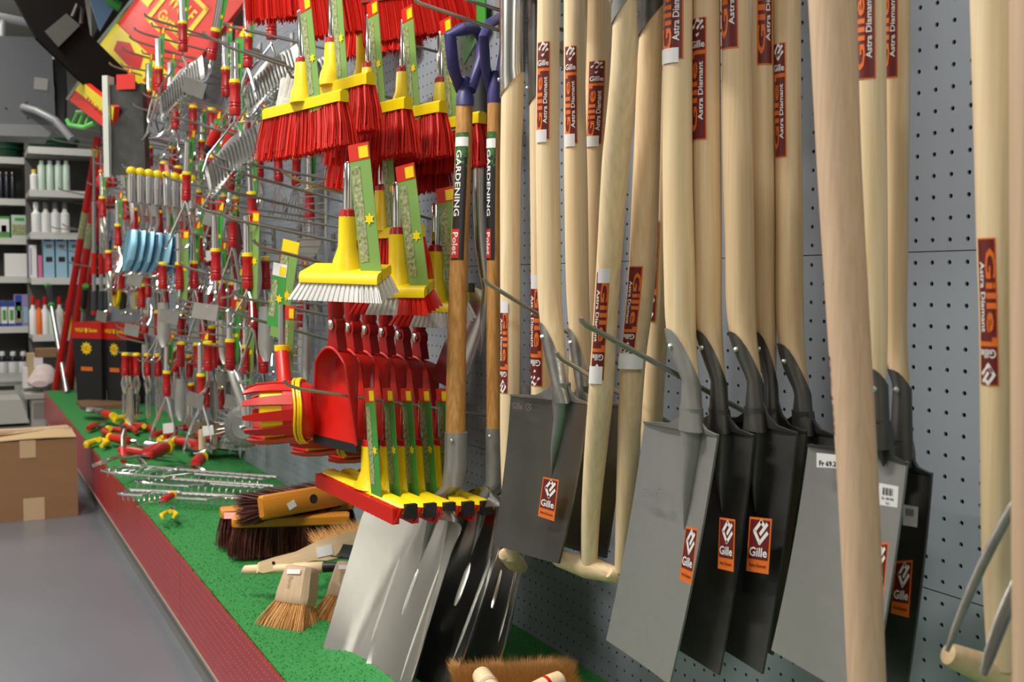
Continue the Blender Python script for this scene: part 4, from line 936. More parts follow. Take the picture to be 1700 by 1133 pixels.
# long red bristle brushes across the top of the frame
def topbrush(label, a, b, H, n, seed):
    p0, p1 = P(*a), P(*b); m = frame(p0, p1); t = thing('wide_red_broom', label, 'broom', m); L = (p1-p0).length
    MB().box((L/2, 0, .03), (L, .06, .05)).build('head_block', 'red_dark', t, local=True)
    MB().prism([(0, -.022, .01), (L, -.022, .01), (L, -.03, -H+.014), (0, -.03, -H+.014)], (0, 0, 0), (0, .045, 0)).build('bristle_core', mat('bristle_core', lin(150, 16, 10), .7), t, local=True, flat=True)
    mb = MB(); rr = random.Random(seed)
    for i in range(n):
        x = rr.random()*L; y = -.026+rr.random()*.055 if rr.random() > .5 else -.026; a_ = rr.random()*3.1; dx, dy = .0016*math.cos(a_), .0016*math.sin(a_); ex = x+(x/L-.5)*.02
        mb.add([V((x+dx, y+dy, .01)), V((x-dx, y-dy, .01)), V((ex-dx, y*1.25-dy, -H+rr.random()*.008)), V((ex+dx, y*1.25+dy, -H+rr.random()*.008))], [(0, 1, 2, 3)])
    mb.build('bristles', 'bristle_red', t, local=True, flat=True, kind='stuff')
topbrush('wide red broom cut by the top edge, left end nearest the camera', (408, -14, .46), (700, -40, .10), .07, 1500, 3)
topbrush('second wide red broom at the top, behind the first', (500, 5, .36), (745, -28, .05), .08, 1200, 4)
topbrush('third wide red broom at the top, close to the purple grips', (600, 15, .24), (780, -10, .02), .08, 1000, 5)
topbrush('fourth wide red broom in shade at the wall, top', (560, 52, .12), (700, 28, .0), .08, 800, 6)
# ---------------------------------------------------------------- yellow deck scrubbing brushes
def scrub(label, fl, fr, br_, mts, o3, H=.05, n=None, top=None):
    """block seen from above front: front-left, front-right, back-right corners as (px,py,o)"""
    a, b, c = P(*fl), P(*fr), P(*br_); m = frame(a, b, up=(c-b).cross(b-a)*-1 if False else (0, 0, 1)); L = (b-a).length; t = thing('scrub_brush', label, 'brush', m)
    ci = m.inverted() @ c; cy, cz = ci.y, ci.z; sh = ci.x-L
    MB().rings([[V((x+sh*k, cy*k, cz*k+zz)) for k, zz in ((0, -.012), (0, .0), (.06, .006), (.94, .006), (1, 0), (1, -.012))] for x in (0, .004, L-.004, L)]).build('head_block', 'yellow', t, local=True)
    for mi, (mt, u0, u1) in enumerate(mts):
        mb = MB(); rr = random.Random(mi)
        nx = max(2, int((u1-u0)*L/.0095)); ny = 5
        for i in range(nx):
            for j in range(ny):
                k = .08+.84*j/(ny-1); x = (u0+(u1-u0)*(i+.5)/nx)*L
                base = V((x+sh*k, cy*k, cz*k-.012)); kk = (x/L-.5)*2
                for q in range(6):
                    aa = q*1.05; e = base+V((kk*.018*(1 if k else 1)+math.cos(aa)*.0042, (k-.5)*.02+math.sin(aa)*.0042-.004, -H))
                    s_ = base+V((math.cos(aa)*.0025, math.sin(aa)*.0025, 0)); mb.tube([s_, e], .0016, 3, cap=False)
        mb.build('bristles', mt, t, local=True, flat=True, kind='stuff')
    mx_ = V((L*.52+sh*.5, cy*.5, cz*.5))
    MB().lathe([(.03, .0), (.026, .02), (.0175, .045), (.0165, .1), (.012, .104)], 14, T(*mx_)).build('socket', 'yellow', t, local=True)
    MB().lathe([(.0165, .1), (.014, .112), (.008, .115)], 12, T(*mx_)).build('socket_ring', 'red_dark', t, local=True)
    MB().lathe([(.007, .2), (.009, .196), (.0095, .11)], 10, T(*mx_)).build('shank', 'chrome', t, local=True)
    card(t, mx_.x+.035, mx_.y-.02, mx_.z+.23, .045, .25, -8, 1); return t
scrub('yellow deck scrubbing brush with white bristles, nearest on the middle hook', (496, 458, .46), (626, 462, .36), (650, 444, .30), [('bristle_white', 0, 1)], 0, .034)
scrub('second yellow scrubbing brush with red and white bristles', (594, 484, .33), (704, 484, .25), (722, 468, .19), [('bristle_red', 0, .22), ('bristle_white', .22, .62), ('bristle_red', .62, 1)], 0, .034)
scrub('third yellow scrubbing brush with red and white bristles at the purple handled shovels', (660, 506, .20), (760, 510, .12), (780, 490, .07), [('bristle_red', 0, .3), ('bristle_white', .3, 1)], 0, .034)
# ---------------------------------------------------------------- red dustpans, six on one hook
DP = None
def dustpan():
    t = thing('dustpan', '', 'dustpan', M4.Identity(4))
    Hh = .20; DPT = .042
    hw = lambda v: .060*math.sqrt(min(1, v/.17))*(1 if v < .17 else 1)+.040*v
    g = []
    vs = [0, .01, .03, .06, .1, .17, .28, .42, .6, .8, 1]
    for v in vs:
        k = min(1, v/.10); k = k*k*(3-2*k); yb = DPT*(1-v)**.7*k+.002; r_ = []
        for u, f in ((-1, 0), (-.97, .35), (-.9, .8), (-.82, 1), (-.4, 1), (0, 1), (.4, 1), (.82, 1), (.9, .8), (.97, .35), (1, 0)):
            r_.append(V((hw(v)*u*(1-.12*f*(1-v)), yb*f, -Hh*v)))
        g.append(r_)
    MB().sheet(g, (0, .0022, 0)).build('pan', 'red_pan', t, local=True, sharp=50)
    rim = [r_[0] for r_ in g[::-1]]+[r_[-1] for r_ in g[1:]]
    MB().tube(rim, .0034, 7).build('rim', 'red_pan', t, local=True)
    MB().box((0, .004, -Hh-.008), (.196, .007, .02)).build('rubber_lip', 'black', t, local=True)
    MB().prism([V((.006+.021*math.cos(q*math.pi/9), .004, .048+.021*math.sin(q*math.pi/9))) for q in range(-2, 12)]+[V((-.02, .004, .0)), V((.03, .004, -.006))], (0, 0, 0), (0, .022, 0)).build('hinge', 'red_dark', t, local=True)
    MB().ball((.006, .001, .048), (.0115, .006, .0115), 12, 5).build('hinge_screw', 'rivet', t, local=True)
    MB().lathe([(.014, .0), (.0175, .01), (.016, .05), (.0185, .075), (.012, .077)], 12, T(.008, .014, .062)).build('socket', 'red_dark', t, local=True)
    MB().lathe([(.0175, .075), (.017, .084), (.008, .086)], 12, T(.008, .014, .062)).build('socket_ring', 'yellow', t, local=True)
    return t
names = ['frontmost red dustpan, its whole open pan showing', 'second red dustpan from the front', 'third red dustpan from the front', 'fourth red dustpan from the front', 'fifth red dustpan from the front', 'rearmost red dustpan nearest the wall']
for i in range(6):
    x, y = 546+i*(686-546)/5, 540+i*(561-540)/5; o = .37-.055*i
    p = P(x, y, o); m = T(*p) @ Rz(10) @ Rx(2) @ T(0, 0, -.044) @ M4.Scale(.92, 4)
    if DP is None: DP = dustpan(); t = DP
    else: t = copy_tree(DP)
    t.matrix_world = m; MW[t.name] = m; tag(t, names[i], 'dustpan', 'red dustpans on one hook')
# ---------------------------------------------------------------- fruit pickers (red fingered crown, yellow cord)
def picker(label, p, rot, s=1.0):
    m = T(*p) @ rot @ M4.Scale(s, 4); t = thing('fruit_picker', label, 'fruit picker', m)
    prof = [(.03, .1), (.06, .08), (.072, .05), (.07, .03)]
    MB().lathe([(.0, .062), (.058, .06), (.066, .05), (.0705, .03), (.0715, -.004), (.069, -.006), (.066, .028), (.06, .045), (.0, .05)], 20).build('crown', 'red', t, local=True)
    for k in range(12):
        a = 2*math.pi*k/12; c, s_ = math.cos(a), math.sin(a); tn = V((-s_, c, 0))
        pts = [(.071, .02), (.074, -.03), (.073, -.07), (.066, -.098)]; g = [[V((c*r_, s_*r_, z))+tn*(w_*q) for q in (-1, 0, 1)] for (r_, z), w_ in zip(pts, (.0135, .011, .009, .005))]
        MB().sheet(g, V((-c*.005, -s_*.005, 0))).build('finger', 'red', t, local=True)
    MB().lathe([(.06, .05), (.0665, .0), (.0665, -.055), (.062, -.06), (.058, .04)], 20).build('bag', 'yellow', t, local=True)
    for z in (.03, .022, .036): MB().tube([V((.077*math.cos(q*math.pi/10), .077*math.sin(q*math.pi/10), z+.004*math.sin(q))) for q in range(20)], .003, 6, closed=True).build('cord', 'yellow', t, local=True)
    return t
t = picker('frontmost red and yellow fruit picker with fingers pointing left', P(480, 684, .42), Rz(66) @ Ry(86), .86)
def world_part(t, mb, nm, mt): return mb.build(nm, mt, t)
a, b = P(474, 650, .41), P(468, 583, .40)
world_part(t, MB().tube([P(480, 672, .42), a, a.lerp(b, .55), b], [.02, .016, .015, .015], 12), 'neck', 'red'); world_part(t, MB().tube([b, b+V((0, 0, .012))], .0165, 12), 'collar', 'yellow')
world_part(t, MB().tube([b+V((0, 0, .012)), b+V((.004, 0, .1))], .008, 8), 'shank', 'chrome')
m = frame(b, b+V((1, .5, 0)), org=b+V((.01, -.01, .14)))
picker('second fruit picker behind the first under the dustpans', P(548, 708, .30), Rz(70) @ Ry(88), .86); picker('third fruit picker partly hidden under the dustpans', P(605, 722, .19), Rz(72) @ Ry(88), .86)
t = thing('seed_card', 'bright hang card above the frontmost fruit picker', 'card', T(*P(481, 508, .38)) @ Rz(30)); card(t, 0, 0, 0, .03, .17, 4, 1)
# ---------------------------------------------------------------- squeegees, five on the lowest hook
SQ = None
def squeegee():
    t = thing('squeegee', '', 'squeegee', M4.Identity(4)); L = .355
    MB().rings([[V((x, y*k, z*k)) for y, z in ((-.018, -.012), (-.024, .002), (-.012, .010), (.012, .010), (.016, -.012))] for x, k in ((0, .7), (.008, 1), (L-.008, 1), (L, .7))]).build('head_block', 'yellow', t, local=True)
    MB().box((L+.004, 0, -.004), (.01, .03, .028)).build('end_cap', 'black', t, local=True)
    mb = MB(); rr = random.Random(5)
    for i in range(90):
        for j in range(2):
            x = .004+(L-.008)*(i+.5)/90; y = -.024-.010*j; mb.box((x, y-.004, -.014), (.0026, .008, .03+rr.random()*.003))
    mb.build('bristles', 'bristle_red', t, local=True, flat=True, kind='stuff')
    MB().prism([(.0, -.022, .002), (L, -.022, .002), (L, -.04, -.026), (0, -.04, -.026)], (0, 0, 0), (0, .008, 0)).build('bristle_strip', 'red', t, local=True, flat=True)
    MB().lathe([(.036, .0), (.028, .014), (.019, .035), (.017, .09), (.013, .094)], 14, T(L*.54, 0, .006)).build('socket', 'yellow', t, local=True)
    MB().lathe([(.017, .09), (.015, .102), (.008, .104)], 12, T(L*.54, 0, .006)).build('socket_ring', 'red', t, local=True)
    MB().lathe([(.006, .19), (.009, .186), (.0095, .1)], 10, T(L*.54, 0, .006)).build('shank', 'chrome', t, local=True)
    card(t, L*.54+.035, -.02, .225, .042, .235, -7, 0)
    mb = MB(); c = V((L*.68, -.0245, .006)); return t
names = ['frontmost yellow squeegee, full red strip showing', 'second yellow squeegee from the front', 'third yellow squeegee from the front', 'fourth yellow squeegee from the front', 'rearmost yellow squeegee beside the shovel handle']
for i in range(5):
    o = .43-.062*i
    # head runs parallel to the wall
    a, b = ends(545, 785, 680, 845, .42); sh = V((.0, .037*i, -.002*i)); m = frame(a+sh, b+sh) @ M4.Diagonal((1.183, .72, .9, 1))
    if SQ is None: SQ = squeegee(); t = SQ
    else: t = copy_tree(SQ)
    t.matrix_world = m; MW[t.name] = t.matrix_world.copy(); tag(t, names[i], 'squeegee', 'yellow squeegees on the lowest hook')

t = thing('cotton_gloves', 'pair of white cotton gloves with green stripe hanging left of the front broom', 'gloves', T(*P(482, 158, .33)) @ Rz(20) @ Ry(18) @ M4.Scale(.95, 4))
for k, (x, z, a) in enumerate(((-.028, .0, -14), (-.01, .018, -6), (.01, .02, 2), (.026, .01, 10))):
    d = V((math.sin(math.radians(a)), 0, math.cos(math.radians(a)))); MB().tube([V((x, .0, z-.04)), V((x, 0, z))+d*.01, V((x, 0, z))+d*.028, V((x, 0, z))+d*.036], [.014, .0115, .010, .004], 10).build('finger', mat('cotton', lin(214, 212, 204), .9, 0, .12, (120, 120, 120), .4), t, local=True)
MB().rings([[V((r*math.cos(q*math.pi/8), .016*math.sin(q*math.pi/8), z)) for q in range(16)] for z, r in ((-.01, .036), (-.03, .04), (-.06, .038), (-.08, .03), (-.1, .03), (-.102, .02))]).build('palm', 'cotton', t, local=True)
MB().rings([[V((r*math.cos(q*math.pi/8), .0168*math.sin(q*math.pi/8), z)) for q in range(16)] for z, r in ((-.045, .0405), (-.052, .0402))], cap=False).build('stripe', 'green_dark', t, local=True)
hook_at(P(484, 128, .34), 'hook of the white cotton gloves')
hook_at(P(168, 246, .30)+V((0, -.02, .0)), 'short hook behind the telescopic handles')
hook_at(P(504, 503, .13), 'short hook holding the second chrome comb rake')
for x, o in ((156, .34), (168, .29), (178, .24)): hook_at(P(x, 252, o)+V((0, -.004, 0)), 'hook end of the telescopic handles, seen at the red poles' if x == 156 else 'hook of the %s telescopic handle by the red poles' % ('middle' if x == 168 else 'right'))
# ---------------------------------------------------------------- goods lying on the green mat
ZB = H0+.004
def bristle_block(mb, x0, x1, ya, yb, z0, H, n, rr, fl=.15, w_=.0016, jx=.006, down=-1, lean=(0, 0)):
    for i in range(n):
        x = x0+(x1-x0)*rr.random(); y = ya+(yb-ya)*rr.random(); k = ((x-x0)/(x1-x0)-.5)*2; ky = ((y-ya)/(yb-ya)-.5)*2
        h = H*(1-.12*rr.random()); e = V((x+k*fl*H+rr.uniform(-jx, jx)+lean[0], y+ky*fl*H+rr.uniform(-jx, jx)+lean[1], z0-h)); a = rr.random()*3.14; d = V((math.cos(a)*w_, math.sin(a)*w_, 0)); p = V((x, y, z0))
        m = p.lerp(e, .5)+V((k*.15*fl*H, ky*.15*fl*H, 0)); mb.add([p-d, p+d, m+d, m-d, e+d*.5, e-d*.5], [(0, 1, 2, 3), (3, 2, 4, 5)])
def block_broom(label, m, L=.31, Dp=.055, Hb=.022, H=.085, seed=1, holes=True, nm='yard_broom', price=True):
    t = thing(nm, label, 'broom', m)
    pr = [(-Dp/2, 0), (-Dp/2+.003, -.003), (Dp/2-.003, -.003), (Dp/2, 0), (Dp/2, Hb-.004), (Dp/2-.005, Hb), (-Dp/2+.005, Hb), (-Dp/2, Hb-.004)]
    MB().rings([[V((x, y*k, (z-Hb/2)*k+Hb/2)) for y, z in pr] for x, k in ((0, .8), (.006, 1), (L-.006, 1), (L, .8))]).build('head_block', 'orange_wood', t, local=True)
    if holes: MB().lathe([(.012, .0), (.012, .0012), (.008, .0014), (.0075, -.001)], 14, T(L*.55, 0, Hb)).build('handle_hole', 'black', t, local=True)
    if price: MB().box((L*.3, -.006, Hb+.001), (.024, .018, .001), Rz(20)).build('price_tag', 'price', t, local=True, flat=True)
    mb = MB(); bristle_block(mb, .004, L-.004, -Dp/2+.004, Dp/2-.004, 0, H, 2600, random.Random(seed), .16, .0011); mb.build('bristles', 'bristle_dark', t, local=True, flat=True, kind='stuff')
    return t
zb = H0+.09
a, b = PH(386, 872, zb), PH(580, 866, zb)
block_broom('yard broom with orange block standing on dark bristles, front of the pile', frame(a, b), (b-a).length, seed=2)
a2, b2 = PH(366, 858, zb+.0), PH(585, 842, zb)
block_broom('yard broom with orange block behind, its left end and right corner showing', frame(a2, b2), (b2-a2).length, seed=3)
a3 = PH(437, 866, zb+.03); b3 = PH(586, 838, zb+.03)
m3 = frame(a3, b3) @ T(0, .02, .03) @ Rx(78)
block_broom('yard broom lying on its side on top of the pile, round hole in its block', m3, (b3-a3).length*.98, Dp=.06, H=.10, seed=4)
# coco hand brushes
def coco_brush(label, p, yaw, s=1.0, seed=1, pitch=-52, words=None):
    m = T(*p) @ Rz(yaw) @ Rx(pitch) @ M4.Scale(s, 4); t = thing('coco_hand_brush', label, 'brush', m)
    # local: x across, z up along the block, bristles down -z
    MB().rings([[V((x*k, y*k2, z)) for x, y in ((-.042, -.016), (-.03, -.027), (.03, -.027), (.042, -.016), (.042, .018), (-.042, .018))] for z, k, k2 in ((0, .96, .9), (.005, 1, 1), (.02, 1, 1), (.066, .84, .95), (.078, .78, .8), (.081, .7, .5))]).build('wooden_block', 'beech_wood', t, local=True)
    mb = MB(); bristle_block(mb, -.038, .038, -.022, .016, .004, .096, 2600, random.Random(seed), .3, .0008, .006); mb.build('bristles', 'bristle_coco', t, local=True, flat=True, kind='stuff')
    MB().box((.0, -.0285, .066), (.034, .001, .01), Ry(-6)).build('price_tag', 'price', t, local=True, flat=True)
    mb = MB(); f = lambda s_, t_, l: V((-.012+.02*s_, -.0282-l, .058-.035*t_)); pr_text(mb, f, 'Elbow', 0, 0, .9, 1, .0003, -90) if False else pr_text(mb, f, 'llow', 0, 0, .6, .8, .0003, -90); mb.build('stamped_word', 'beech_wood', t, local=True, flat=True)
    return t
p = PH(487, 1075, ZB)
coco_brush('coconut fibre hand brush with pale wooden block, frontmost on the green mat', P(489, 1004, .40), 38, .98, 7, -22)
p = PH(573, 1050, ZB); coco_brush('second coconut fibre hand brush, half hidden behind the bright scoop', P(574, 994, .29), 38, .95, 8, -22)
# flat pale brush with paddle handle
p0, p1 = PH(430, 944, ZB+.07), PH(622, 894, ZB+.09); L = (p1-p0).length; t = thing('dust_brush', 'long pale wooden hand brush lying across the brooms, price tag on it', 'brush', frame(p0, p1))
pl = [(-.01, -.010), (.0, -.016), (L*.12, -.018), (L*.3, -.016), (L*.42, -.018), (L*.52, -.026), (L*.97, -.028), (L, -.02), (L, .02), (L*.97, .028), (L*.52, .026), (L*.42, .02), (L*.3, .013), (L*.12, .013), (.0, .011)]
mw = Rx(58); MB().prism([mw @ V((x, y, 0)) for x, y in pl], (0, 0, 0), mw @ V((0, 0, .012))).build('handle_board', 'beech_wood_across', t, local=True)
MB().lathe([(.004, .0125), (.0042, .0128), (.001, .0129)], 10, mw @ T(L*.1, 0, 0)).build('hang_hole', 'black', t, local=True)
MB().prism([mw @ V((L*x, y, .0132)) for x, y in ((.45, -.014), (.58, -.016), (.6, .008), (.47, .01))], (0, 0, 0), mw @ V((0, 0, .0004))).build('price_tag', 'price', t, local=True, flat=True)
mb = MB(); rr = random.Random(9)
for i in range(1500):
    x = L*(.5+.5*rr.random()); y = -.02+.045*rr.random(); q = mw @ V((x, y, 0)); e = q+V((rr.uniform(-.006, .016), .05*(.8+.3*rr.random()), .022+rr.uniform(-.01, .008))); mb.add([q-V((.0008, 0, 0)), q+V((.0008, 0, 0)), e], [(0, 1, 2)])
mb.build('bristles', 'bristle_coco', t, local=True, flat=True, kind='stuff')
# black shovel and turned handle
p0, p1 = PH(404, 947, ZB+.06), PH(576, 941, ZB+.075); L = (p1-p0).length
t = thing('hand_shovel', 'small black dust shovel with turned wooden handle and hanging ring', 'dustpan', frame(p0, p1)); mx_ = Ry(90)
MB().lathe([(.006, 0), (.0105, .004), (.0115, .03), (.0105, L*.3), (.010, L*.48), (.0125, L*.5), (.0115, L*.52), (.0128, L*.54), (.0116, L*.56), (.013, L*.58), (.0125, L*.62), (.013, L*.76), (.011, L*.78)], 14, mx_).build('handle', 'beech_wood_across', t, local=True)
MB().lathe([(.0115, L*.77), (.012, L*.79), (.01, L*.99), (.006, L)], 12, mx_).build('ferrule', 'black', t, local=True)
MB().tube([V((-.001, .008*math.cos(a), -.004+.008*math.sin(a))) for a in [k*math.pi/5 for k in range(10)]], .0015, 5, closed=True).build('ring', 'chrome', t, local=True)
MB().sheet([[V((L+x, y*(1+x*2), .012*abs(y)/.05-.02*x/.12+.02)) for y in (-.055, -.04, -.015, .015, .04, .055)] for x in (-.02, .02, .06, .11)], (0, 0, .002)).build('pan', mat('black_gloss', (.012, .012, .012), .16), t, local=True)
# coir mat brush at the bottom edge
a, b = PH(770, 1118, ZB+.07), PH(935, 1112, ZB+.07); t = thing('coir_brush', 'wide coir brush head at the bottom edge under the T-grips', 'brush', frame(a, b)); L = (b-a).length
MB().box((L/2, .0, -.045), (L*.98, .075, .02)).build('head_block', 'beech_wood_across', t, local=True)
mb = MB(); rr = random.Random(4)
for i in range(9000):
    x = L*rr.random(); y = -.05+.1*rr.random(); q = V((x, y*.9, -.035)); e = q+V(((x/L-.5)*.05+rr.uniform(-.005, .005), y*.35+rr.uniform(-.005, .005), .042+rr.uniform(-.006, .004)+.006*math.cos(y*90))); mb.add([q-V((.001, 0, 0)), q+V((.001, 0, 0)), e], [(0, 1, 2)])
mb.build('bristles', 'bristle_coco', t, local=True, flat=True, kind='stuff')
for (xa, ya, xb, yb, lb) in ((797, 1118, 822, 1160, 'pale wooden brush handle end lying on the coir brush, left'), (935, 1128, 890, 1150, 'pale wooden brush handle with red ring at the bottom edge, right')):
    p, q = PH(xa, ya, ZB+.09), PH(xb, yb, ZB+.08); t = thing('hand_brush', lb, 'brush', p)
    MB().tube([p, p.lerp(q, .1), p.lerp(q, .5), q+(q-p)*.5], [.009, .015, .017, .016], 14).build('shaft', 'beech_wood_across', t)
    MB().tube([p.lerp(q, .55), p.lerp(q, .65)], [.0178, .0178], 14).build('ring', 'red' if xa > 900 else 'beech_wood', t)
# chrome wire rakes lying in a pile
def flat_rake(label, x0, y0, x1, y1, z, n, tl, loop, seed):
    a, b = PH(x0, y0, z), PH(x1, y1, z); m = frame(a, b); L = (b-a).length; t = thing('wire_rake', label, 'rake', m)
    MB().tube([V((0, 0, 0)), V((L, 0, 0))], .0075, 8).build('spine', 'steel_bright', t, local=True)
    MB().tube([V((L*.02, 0, 0)), V((-.01, -.1*loop, .0)), V((L*.1, -.13*loop, 0)), V((L*.45, -.13*loop, 0)), V((L*.55, -.06*loop, .004)), V((L*.97, -.05*loop, .0))], .005, 7).build('frame_wire', 'chrome', t, local=True)
    for i in range(n):
        x = L*(i+.5)/n; MB().tube([V((x, 0, 0)), V((x, -tl*.9, .002)), V((x+.002, -tl, -.02))], .0028, 4).build('tine', 'chrome', t, local=True)
    return t
flat_rake('longest chrome wire rake lying on the mat, bright spine to the back', 205, 774, 460, 793, ZB+.055, 22, .10, 1, 1)
flat_rake('chrome wire rake lying in front of the longest one', 252, 794, 455, 808, ZB+.045, 18, .10, .7, 2)
flat_rake('chrome wire rake with the short teeth nearest the yard brooms', 300, 820, 440, 828, ZB+.035, 14, .05, .5, 3)
flat_rake('chrome wire rake lowest at the left, teeth toward the aisle', 215, 815, 300, 818, ZB+.03, 10, .06, .5, 4)
# pruners, tools and trays in the pile further back
def lying(label, kind, px, py, yaw, z=.0, s=1.0, roll=0):
    p = PH(px, py, ZB+.02+z); key = kind+'_'
    m = T(*p) @ Rz(yaw) @ Rx(roll) @ M4.Scale(s*1.5, 4)
    nm, cat = {'pruner': ('pruner', 'pruner'), 'knife': ('pruning_knife', 'knife'), 'trowel': ('trowel', 'garden tool'), 'shear': ('grass_shears', 'shears'), 'stub': ('weeder_head', 'tool head')}[kind]
    if key in PROTO: t = copy_tree(PROTO[key])
    else:
        t = thing(nm, label, cat, M4.Identity(4)); PROTO[key] = t
        if kind in ('pruner', 'shear'):
            for k in (-1, 1):
                MB().tube([V((0, 0, 0)), V((-.03, k*.012, 0)), V((-.08, k*.028, 0)), V((-.13, k*.02, 0))], [.006, .009, .009, .006], 8).build('handle', 'red' if kind == 'pruner' else 'yellow', t, local=True)
            MB().prism([(0, -.01, 0), (.03, -.014, 0), (.075, .002, 0), (.03, .012, 0), (0, .01, 0)], (0, 0, -.002), (0, 0, .003)).build('blade', 'steel_bright', t, local=True, flat=True)
            MB().ball((0, 0, .004), .009, 10, 4).build('pivot', 'black', t, local=True)
            MB().tube([V((-.02, 0, .004)), V((-.05, 0, .006))], .008, 8).build('spring', 'yellow', t, local=True)
        elif kind == 'knife':
            MB().tube([V((-.1, 0, 0)), V((-.05, 0, 0)), V((0, 0, 0))], [.008, .012, .009], 8).build('handle', 'red', t, local=True)
            MB().prism([(0, -.008, 0), (.08, -.012, 0), (.13, .0, 0), (.08, .01, 0), (0, .008, 0)], (0, 0, -.001), (0, 0, .001)).build('blade', 'steel_bright', t, local=True, flat=True)
        elif kind == 'trowel':
            MB().tube([V((-.13, 0, .01)), V((-.08, 0, .01)), V((-.03, 0, .01))], [.01, .014, .012], 10).build('handle', 'red', t, local=True)
            MB().tube([V((-.14, 0, .01)), V((-.128, 0, .01))], .013, 10).build('collar', 'yellow', t, local=True)
            MB().tube([V((-.03, 0, .01)), V((.01, 0, .012)), V((.03, 0, .0))], .0045, 7).build('neck', 'chrome', t, local=True)
            MB().sheet([[V((.03+.15*v, hw*u, .01*u*u)) for u in (-1, -.5, 0, .5, 1)] for v, hw in ((0, .02), (.3, .034), (.7, .032), (.9, .02), (1, .003))], (0, 0, .0018)).build('blade', 'steel_bright', t, local=True)
        else:
            MB().tube([V((-.06, 0, 0)), V((0, 0, 0)), V((.04, 0, 0))], [.013, .0155, .012], 10).build('socket', 'red', t, local=True)
            MB().tube([V((.04, 0, 0)), V((.052, 0, 0))], .016, 10).build('collar', 'yellow', t, local=True)
            MB().tube([V((-.06, 0, 0)), V((-.1, .02, 0)), V((-.15, .02, .01)), V((-.19, .05, 0))], .004, 6).build('prong', 'chrome', t, local=True)
            MB().tube([V((-.06, 0, 0)), V((-.1, -.02, 0)), V((-.15, -.02, .01)), V((-.19, -.05, 0))], .004, 6).build('prong', 'chrome', t, local=True)
    t.matrix_world = m; MW[t.name] = m; tag(t, label, cat); return t
for q in (('red pruner lying behind, pointing to the black boxes', 'pruner', 205, 705, 200), ('red pruner lying across the mat below the first', 'pruner', 175, 712, 190), ('red pruner in the middle of the pile', 'pruner', 240, 708, 170),
          ('red pruner on top of the pile beside the weeder prongs', 'pruner', 290, 715, 150, .03), ('red pruner lying nearest the hanging prongs', 'pruner', 325, 722, 200, .01), ('yellow-handled shears at the back of the pile', 'shear', 225, 690, 150, .01), ('yellow-handled shears at the aisle side of the pile', 'shear', 168, 730, 165),
          ('yellow-handled shears in the middle of the pile', 'shear', 265, 728, 190, .01), ('bright trowel lying at the back near the black boxes', 'trowel', 168, 690, 190, .01), ('bright trowel lying among the pruners', 'trowel', 222, 740, 20, .0), ('bright trowel lying before the wooden stakes', 'trowel', 310, 742, 10),
          ('red tool head with chrome prongs lying on the wire rakes', 'stub', 262, 748, 150, .05, 1.25), ('red tool head lying between the pruners and rakes', 'stub', 330, 765, 160, .03), ('red and yellow tool head lying in front of the wire rakes', 'stub', 280, 826, 150, .05, .5),
          ('red handle knife under the red tool head', 'knife', 238, 752, 30), ('red handle knife lying by the aisle edge', 'knife', 160, 705, 160), ('yellow grip shears lying in front of the wire rakes', 'shear', 284, 848, 165, .01, .5), ('red pruner at the wall side of the pile', 'pruner', 350, 705, 120, .01), ('bright trowel by the spiked wheel', 'trowel', 345, 745, 30)):
    lying(q[0], q[1], q[2], q[3], q[4], *(q[5:] if len(q) > 5 else ()))
# steel U bracket with red handle standing in the pile, stakes, price cards
t = thing('edging_iron', 'upright steel edging iron with red handle standing in the pile', 'garden tool', PH(206, 765, ZB))
a = PH(206, 766, ZB); q = depth(a)/FPX
MB().box(a+V((0, 0, 30*q)), (12*q, .012, 60*q), Rz(-20)).build('plate', 'steel_olive', t); MB().tube([a+V((.03, .0, .13)), a+V((.12, -.02, .11)), a+V((.2, -.03, .08))], .006, 8).build('arm', 'steel', t)
MB().tube([a+V((.2, -.03, .08)), a+V((.25, -.035, .065)), a+V((.3, -.04, .05))], [.012, .015, .013], 10).build('grip', 'red', t)
for i, (x, y, w_, h) in enumerate(((336, 755, 12, 42), (357, 750, 10, 36))):
    a = PH(x, y, ZB); q = depth(a)/FPX; t = thing('wooden_stake', '%s short wooden stake standing under the spiked wheel' % ('left' if i == 0 else 'right'), 'stake', a)
    MB().lathe([(w_*q*.4, 0), (w_*q*.5, .003), (w_*q*.5, h*q-.003), (w_*q*.42, h*q)], 12, T(*a)).build('shaft', 'ash_wood_warm', t)
for i, (x, y, o) in enumerate(((279, 712, .30), (345, 716, .28), (270, 283, .30), (350, 425, .2))):
    t = tag(MB().prism([P(x-9, y-8, o), P(x+8, y-10, o), P(x+10, y+6, o), P(x-8, y+9, o)], (0, 0, 0), (0, .001, 0)).build('price_card', 'price' if i != 2 else mat('pink', lin(224, 150, 150), .5), flat=True),
            ('white price card tied to the front weeder prongs', 'white price card tied to the second weeder prongs', 'pink price card above the middle row', 'small pale price card by the silver sleeve')[i], 'price card')
a = PH(376, 905, ZB+.07)
t = tag(MB().prism([PH(372, 862, ZB+.10), PH(392, 862, ZB+.10), PH(392, 852, ZB+.11), PH(372, 852, ZB+.11)], (0, 0, 0), (0, 0, .001)).build('price_card', 'pink', flat=True), 'pink price card between the wire rakes and the yard brooms', 'price card')
# bluish wire flower cluster by the wall
t = thing('wire_spikes', 'cluster of bluish metal spikes on the mat near the wall', 'garden tool', P(395, 735, .12)); c = P(395, 735, .12)
for k in range(14):
    d = V((R.uniform(-1, 1), R.uniform(-1, .4), R.uniform(.0, 1))).normalized(); MB().tube([c, c+d*.07], [.006, .001], 5).build('spike', 'blue_grey_steel', t)
MB().ball(c, .02, 8, 5).build('hub', 'steel_dark', t)
